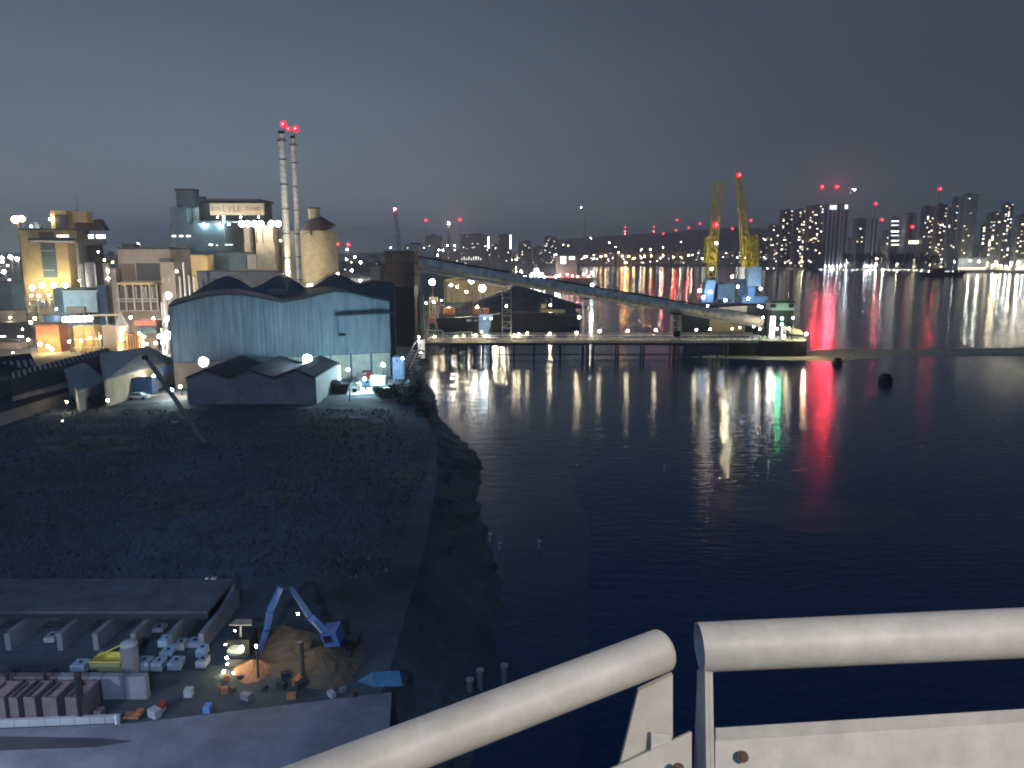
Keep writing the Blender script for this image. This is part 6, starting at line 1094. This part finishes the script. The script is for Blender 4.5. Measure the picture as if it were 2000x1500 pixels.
# ------------------------------------------------------------------ haze
hz = bpy.data.materials.new('river_haze'); hz.use_nodes = True; t_ = hz.node_tree; t_.nodes.clear(); o_ = t_.nodes.new('ShaderNodeOutputMaterial'); v_ = t_.nodes.new('ShaderNodeVolumePrincipled')
v_.inputs['Density'].default_value = HAZE; v_.inputs['Color'].default_value = (.88, .93, 1, 1); v_.inputs['Anisotropy'].default_value = .35
t_.links.new(v_.outputs[0], o_.inputs['Volume'])
kind(MB().span((-4200, -700, -3.5), (6700, 8700, 290)).build('haze', hz), 'stuff')
ORD = 'first second third fourth fifth sixth seventh eighth ninth tenth eleventh twelfth thirteenth fourteenth fifteenth'.split()
def pxof(o): v = o.matrix_world.translation if o.parent is None else o.location; return 1000 + FPX * v.x / (v.y * cp + (CH - v.z) * sp)
def relabel(group, phrase, marks):
    """one label each: its rank from the left between two landmarks"""
    os_ = sorted((o for o in S.objects if o.get('group') == group and o.parent is None), key=lambda o: 1000 + FPX * o.location.x / (o.location.y * cp + (CH - o.location.z) * sp)); cnt = {}
    for o in os_:
        x = 1000 + FPX * o.location.x / (o.location.y * cp + (CH - o.location.z) * sp)
        k = max((i for i, (m, _) in enumerate(marks) if x >= m), default=0); cnt[k] = cnt.get(k, 0) + 1
        n = cnt[k]; o['label'] = phrase % (ORD[n - 1] if n <= 15 else 'next', marks[k][1])
relabel('added yard lamps of the works', '%s added yard lamp from the left %s', [(0, 'below the tan mill'), (205, 'around the conical silo'), (335, 'beside the thin pale stacks')])
relabel('deck lamps along the jetty', '%s jetty rail lamp from the left %s', [(0, 'left of the tall trestle'), (990, 'between tall and middle trestles'), (1150, 'between middle and short trestles'), (1325, 'right of the short trestle')])
relabel('dark trees beside the cream silo', '%s dark tree from the left %s', [(0, 'beside the cream silo'), (700, 'towards the brown tower')])
relabel('bushes on the quay edge', '%s dark bush from the left %s', [(0, 'before the blue cabin'), (790, 'below the quay steps')])
relabel('bushes beside the trailer', '%s dark bush from the left %s', [(0, 'left of the parked trailer')])
relabel('lamps along the right promenade', '%s promenade lamp from the left %s', [(0, 'under the paired red lights'), (1665, 'under the bluish block'), (1725, 'under the banded flats'), (1795, 'above the dark ship'), (1850, 'under the tallest pale tower'), (1915, 'under the dark stepped flats'), (1960, 'near the right photo edge')])
relabel('dark trees along the right promenade', '%s rounded tree from the left %s', [(0, 'under the bluish block'), (1735, 'under the banded flats'), (1800, 'right of the kiosk')])
relabel('white lamps along the far bank', '%s white far lamp from the left %s', [(0, 'before the cube bridge'), (1085, 'right of the cube bridge'), (1180, 'among the orange lamps'), (1300, 'left of the yellow jibs'), (1400, 'around the yellow jibs')])
relabel('dark trees on the far bank', '%s dark far tree from the left %s', [(0, 'left of the pale mast'), (880, 'below the grid fronted block'), (1010, 'behind the mid river ship'), (1160, 'among the orange lamps'), (1300, 'left of the yellow jibs')])
relabel('orange lamps on the far bank', '%s orange lamp from the left %s', [(0, 'behind the cube bridge'), (1170, 'in the warm cluster'), (1250, 'right of the warm cluster')])
relabel('lamps on the mid river ship', '%s lamp from the left %s', [(0, 'at the ship bow'), (1032, 'around the white deck house'), (1075, 'at the cube bridge foot'), (1112, 'over the red deck')])
relabel('strong floods on the right shore', '%s strong shore flood from the left %s', [(0, 'by the houseboats'), (1600, 'under the paired red lights'), (1665, 'under the bluish block'), (1740, 'before the dark ship'), (1850, 'under the tallest pale tower'), (1930, 'near the right photo edge')])
relabel('work lamps on the cargo ship', '%s cool ship work lamp from the left %s', [(0, 'by the blue grab'), (1400, 'by the ship cranes'), (1450, 'by the pale blue crane cab')])
relabel('lamps on the houseboats', '%s lamp from the left %s', [(0, 'on the long houseboat'), (1559, 'on the short houseboat')])
relabel('white lit posts on the left bank', '%s white lit post from the left %s', [(0, 'under the grid fronted block')])
relabel('tiny lamps on the grab lorry', '%s tiny lamp from the left %s', [(0, 'on the grab lorry')])
relabel('scrap blocks in the waste yard', '%s scrap block from the left %s', [(0, 'among the bins and totes'), (330, 'below the spoil heaps'), (560, 'towards the quay edge')])
relabel('mooring posts below the ship rail', '%s mooring post from the left %s', [(0, 'just above the left ship rail')])
for o in S.objects:
    if '_w' in o: del o['_w']
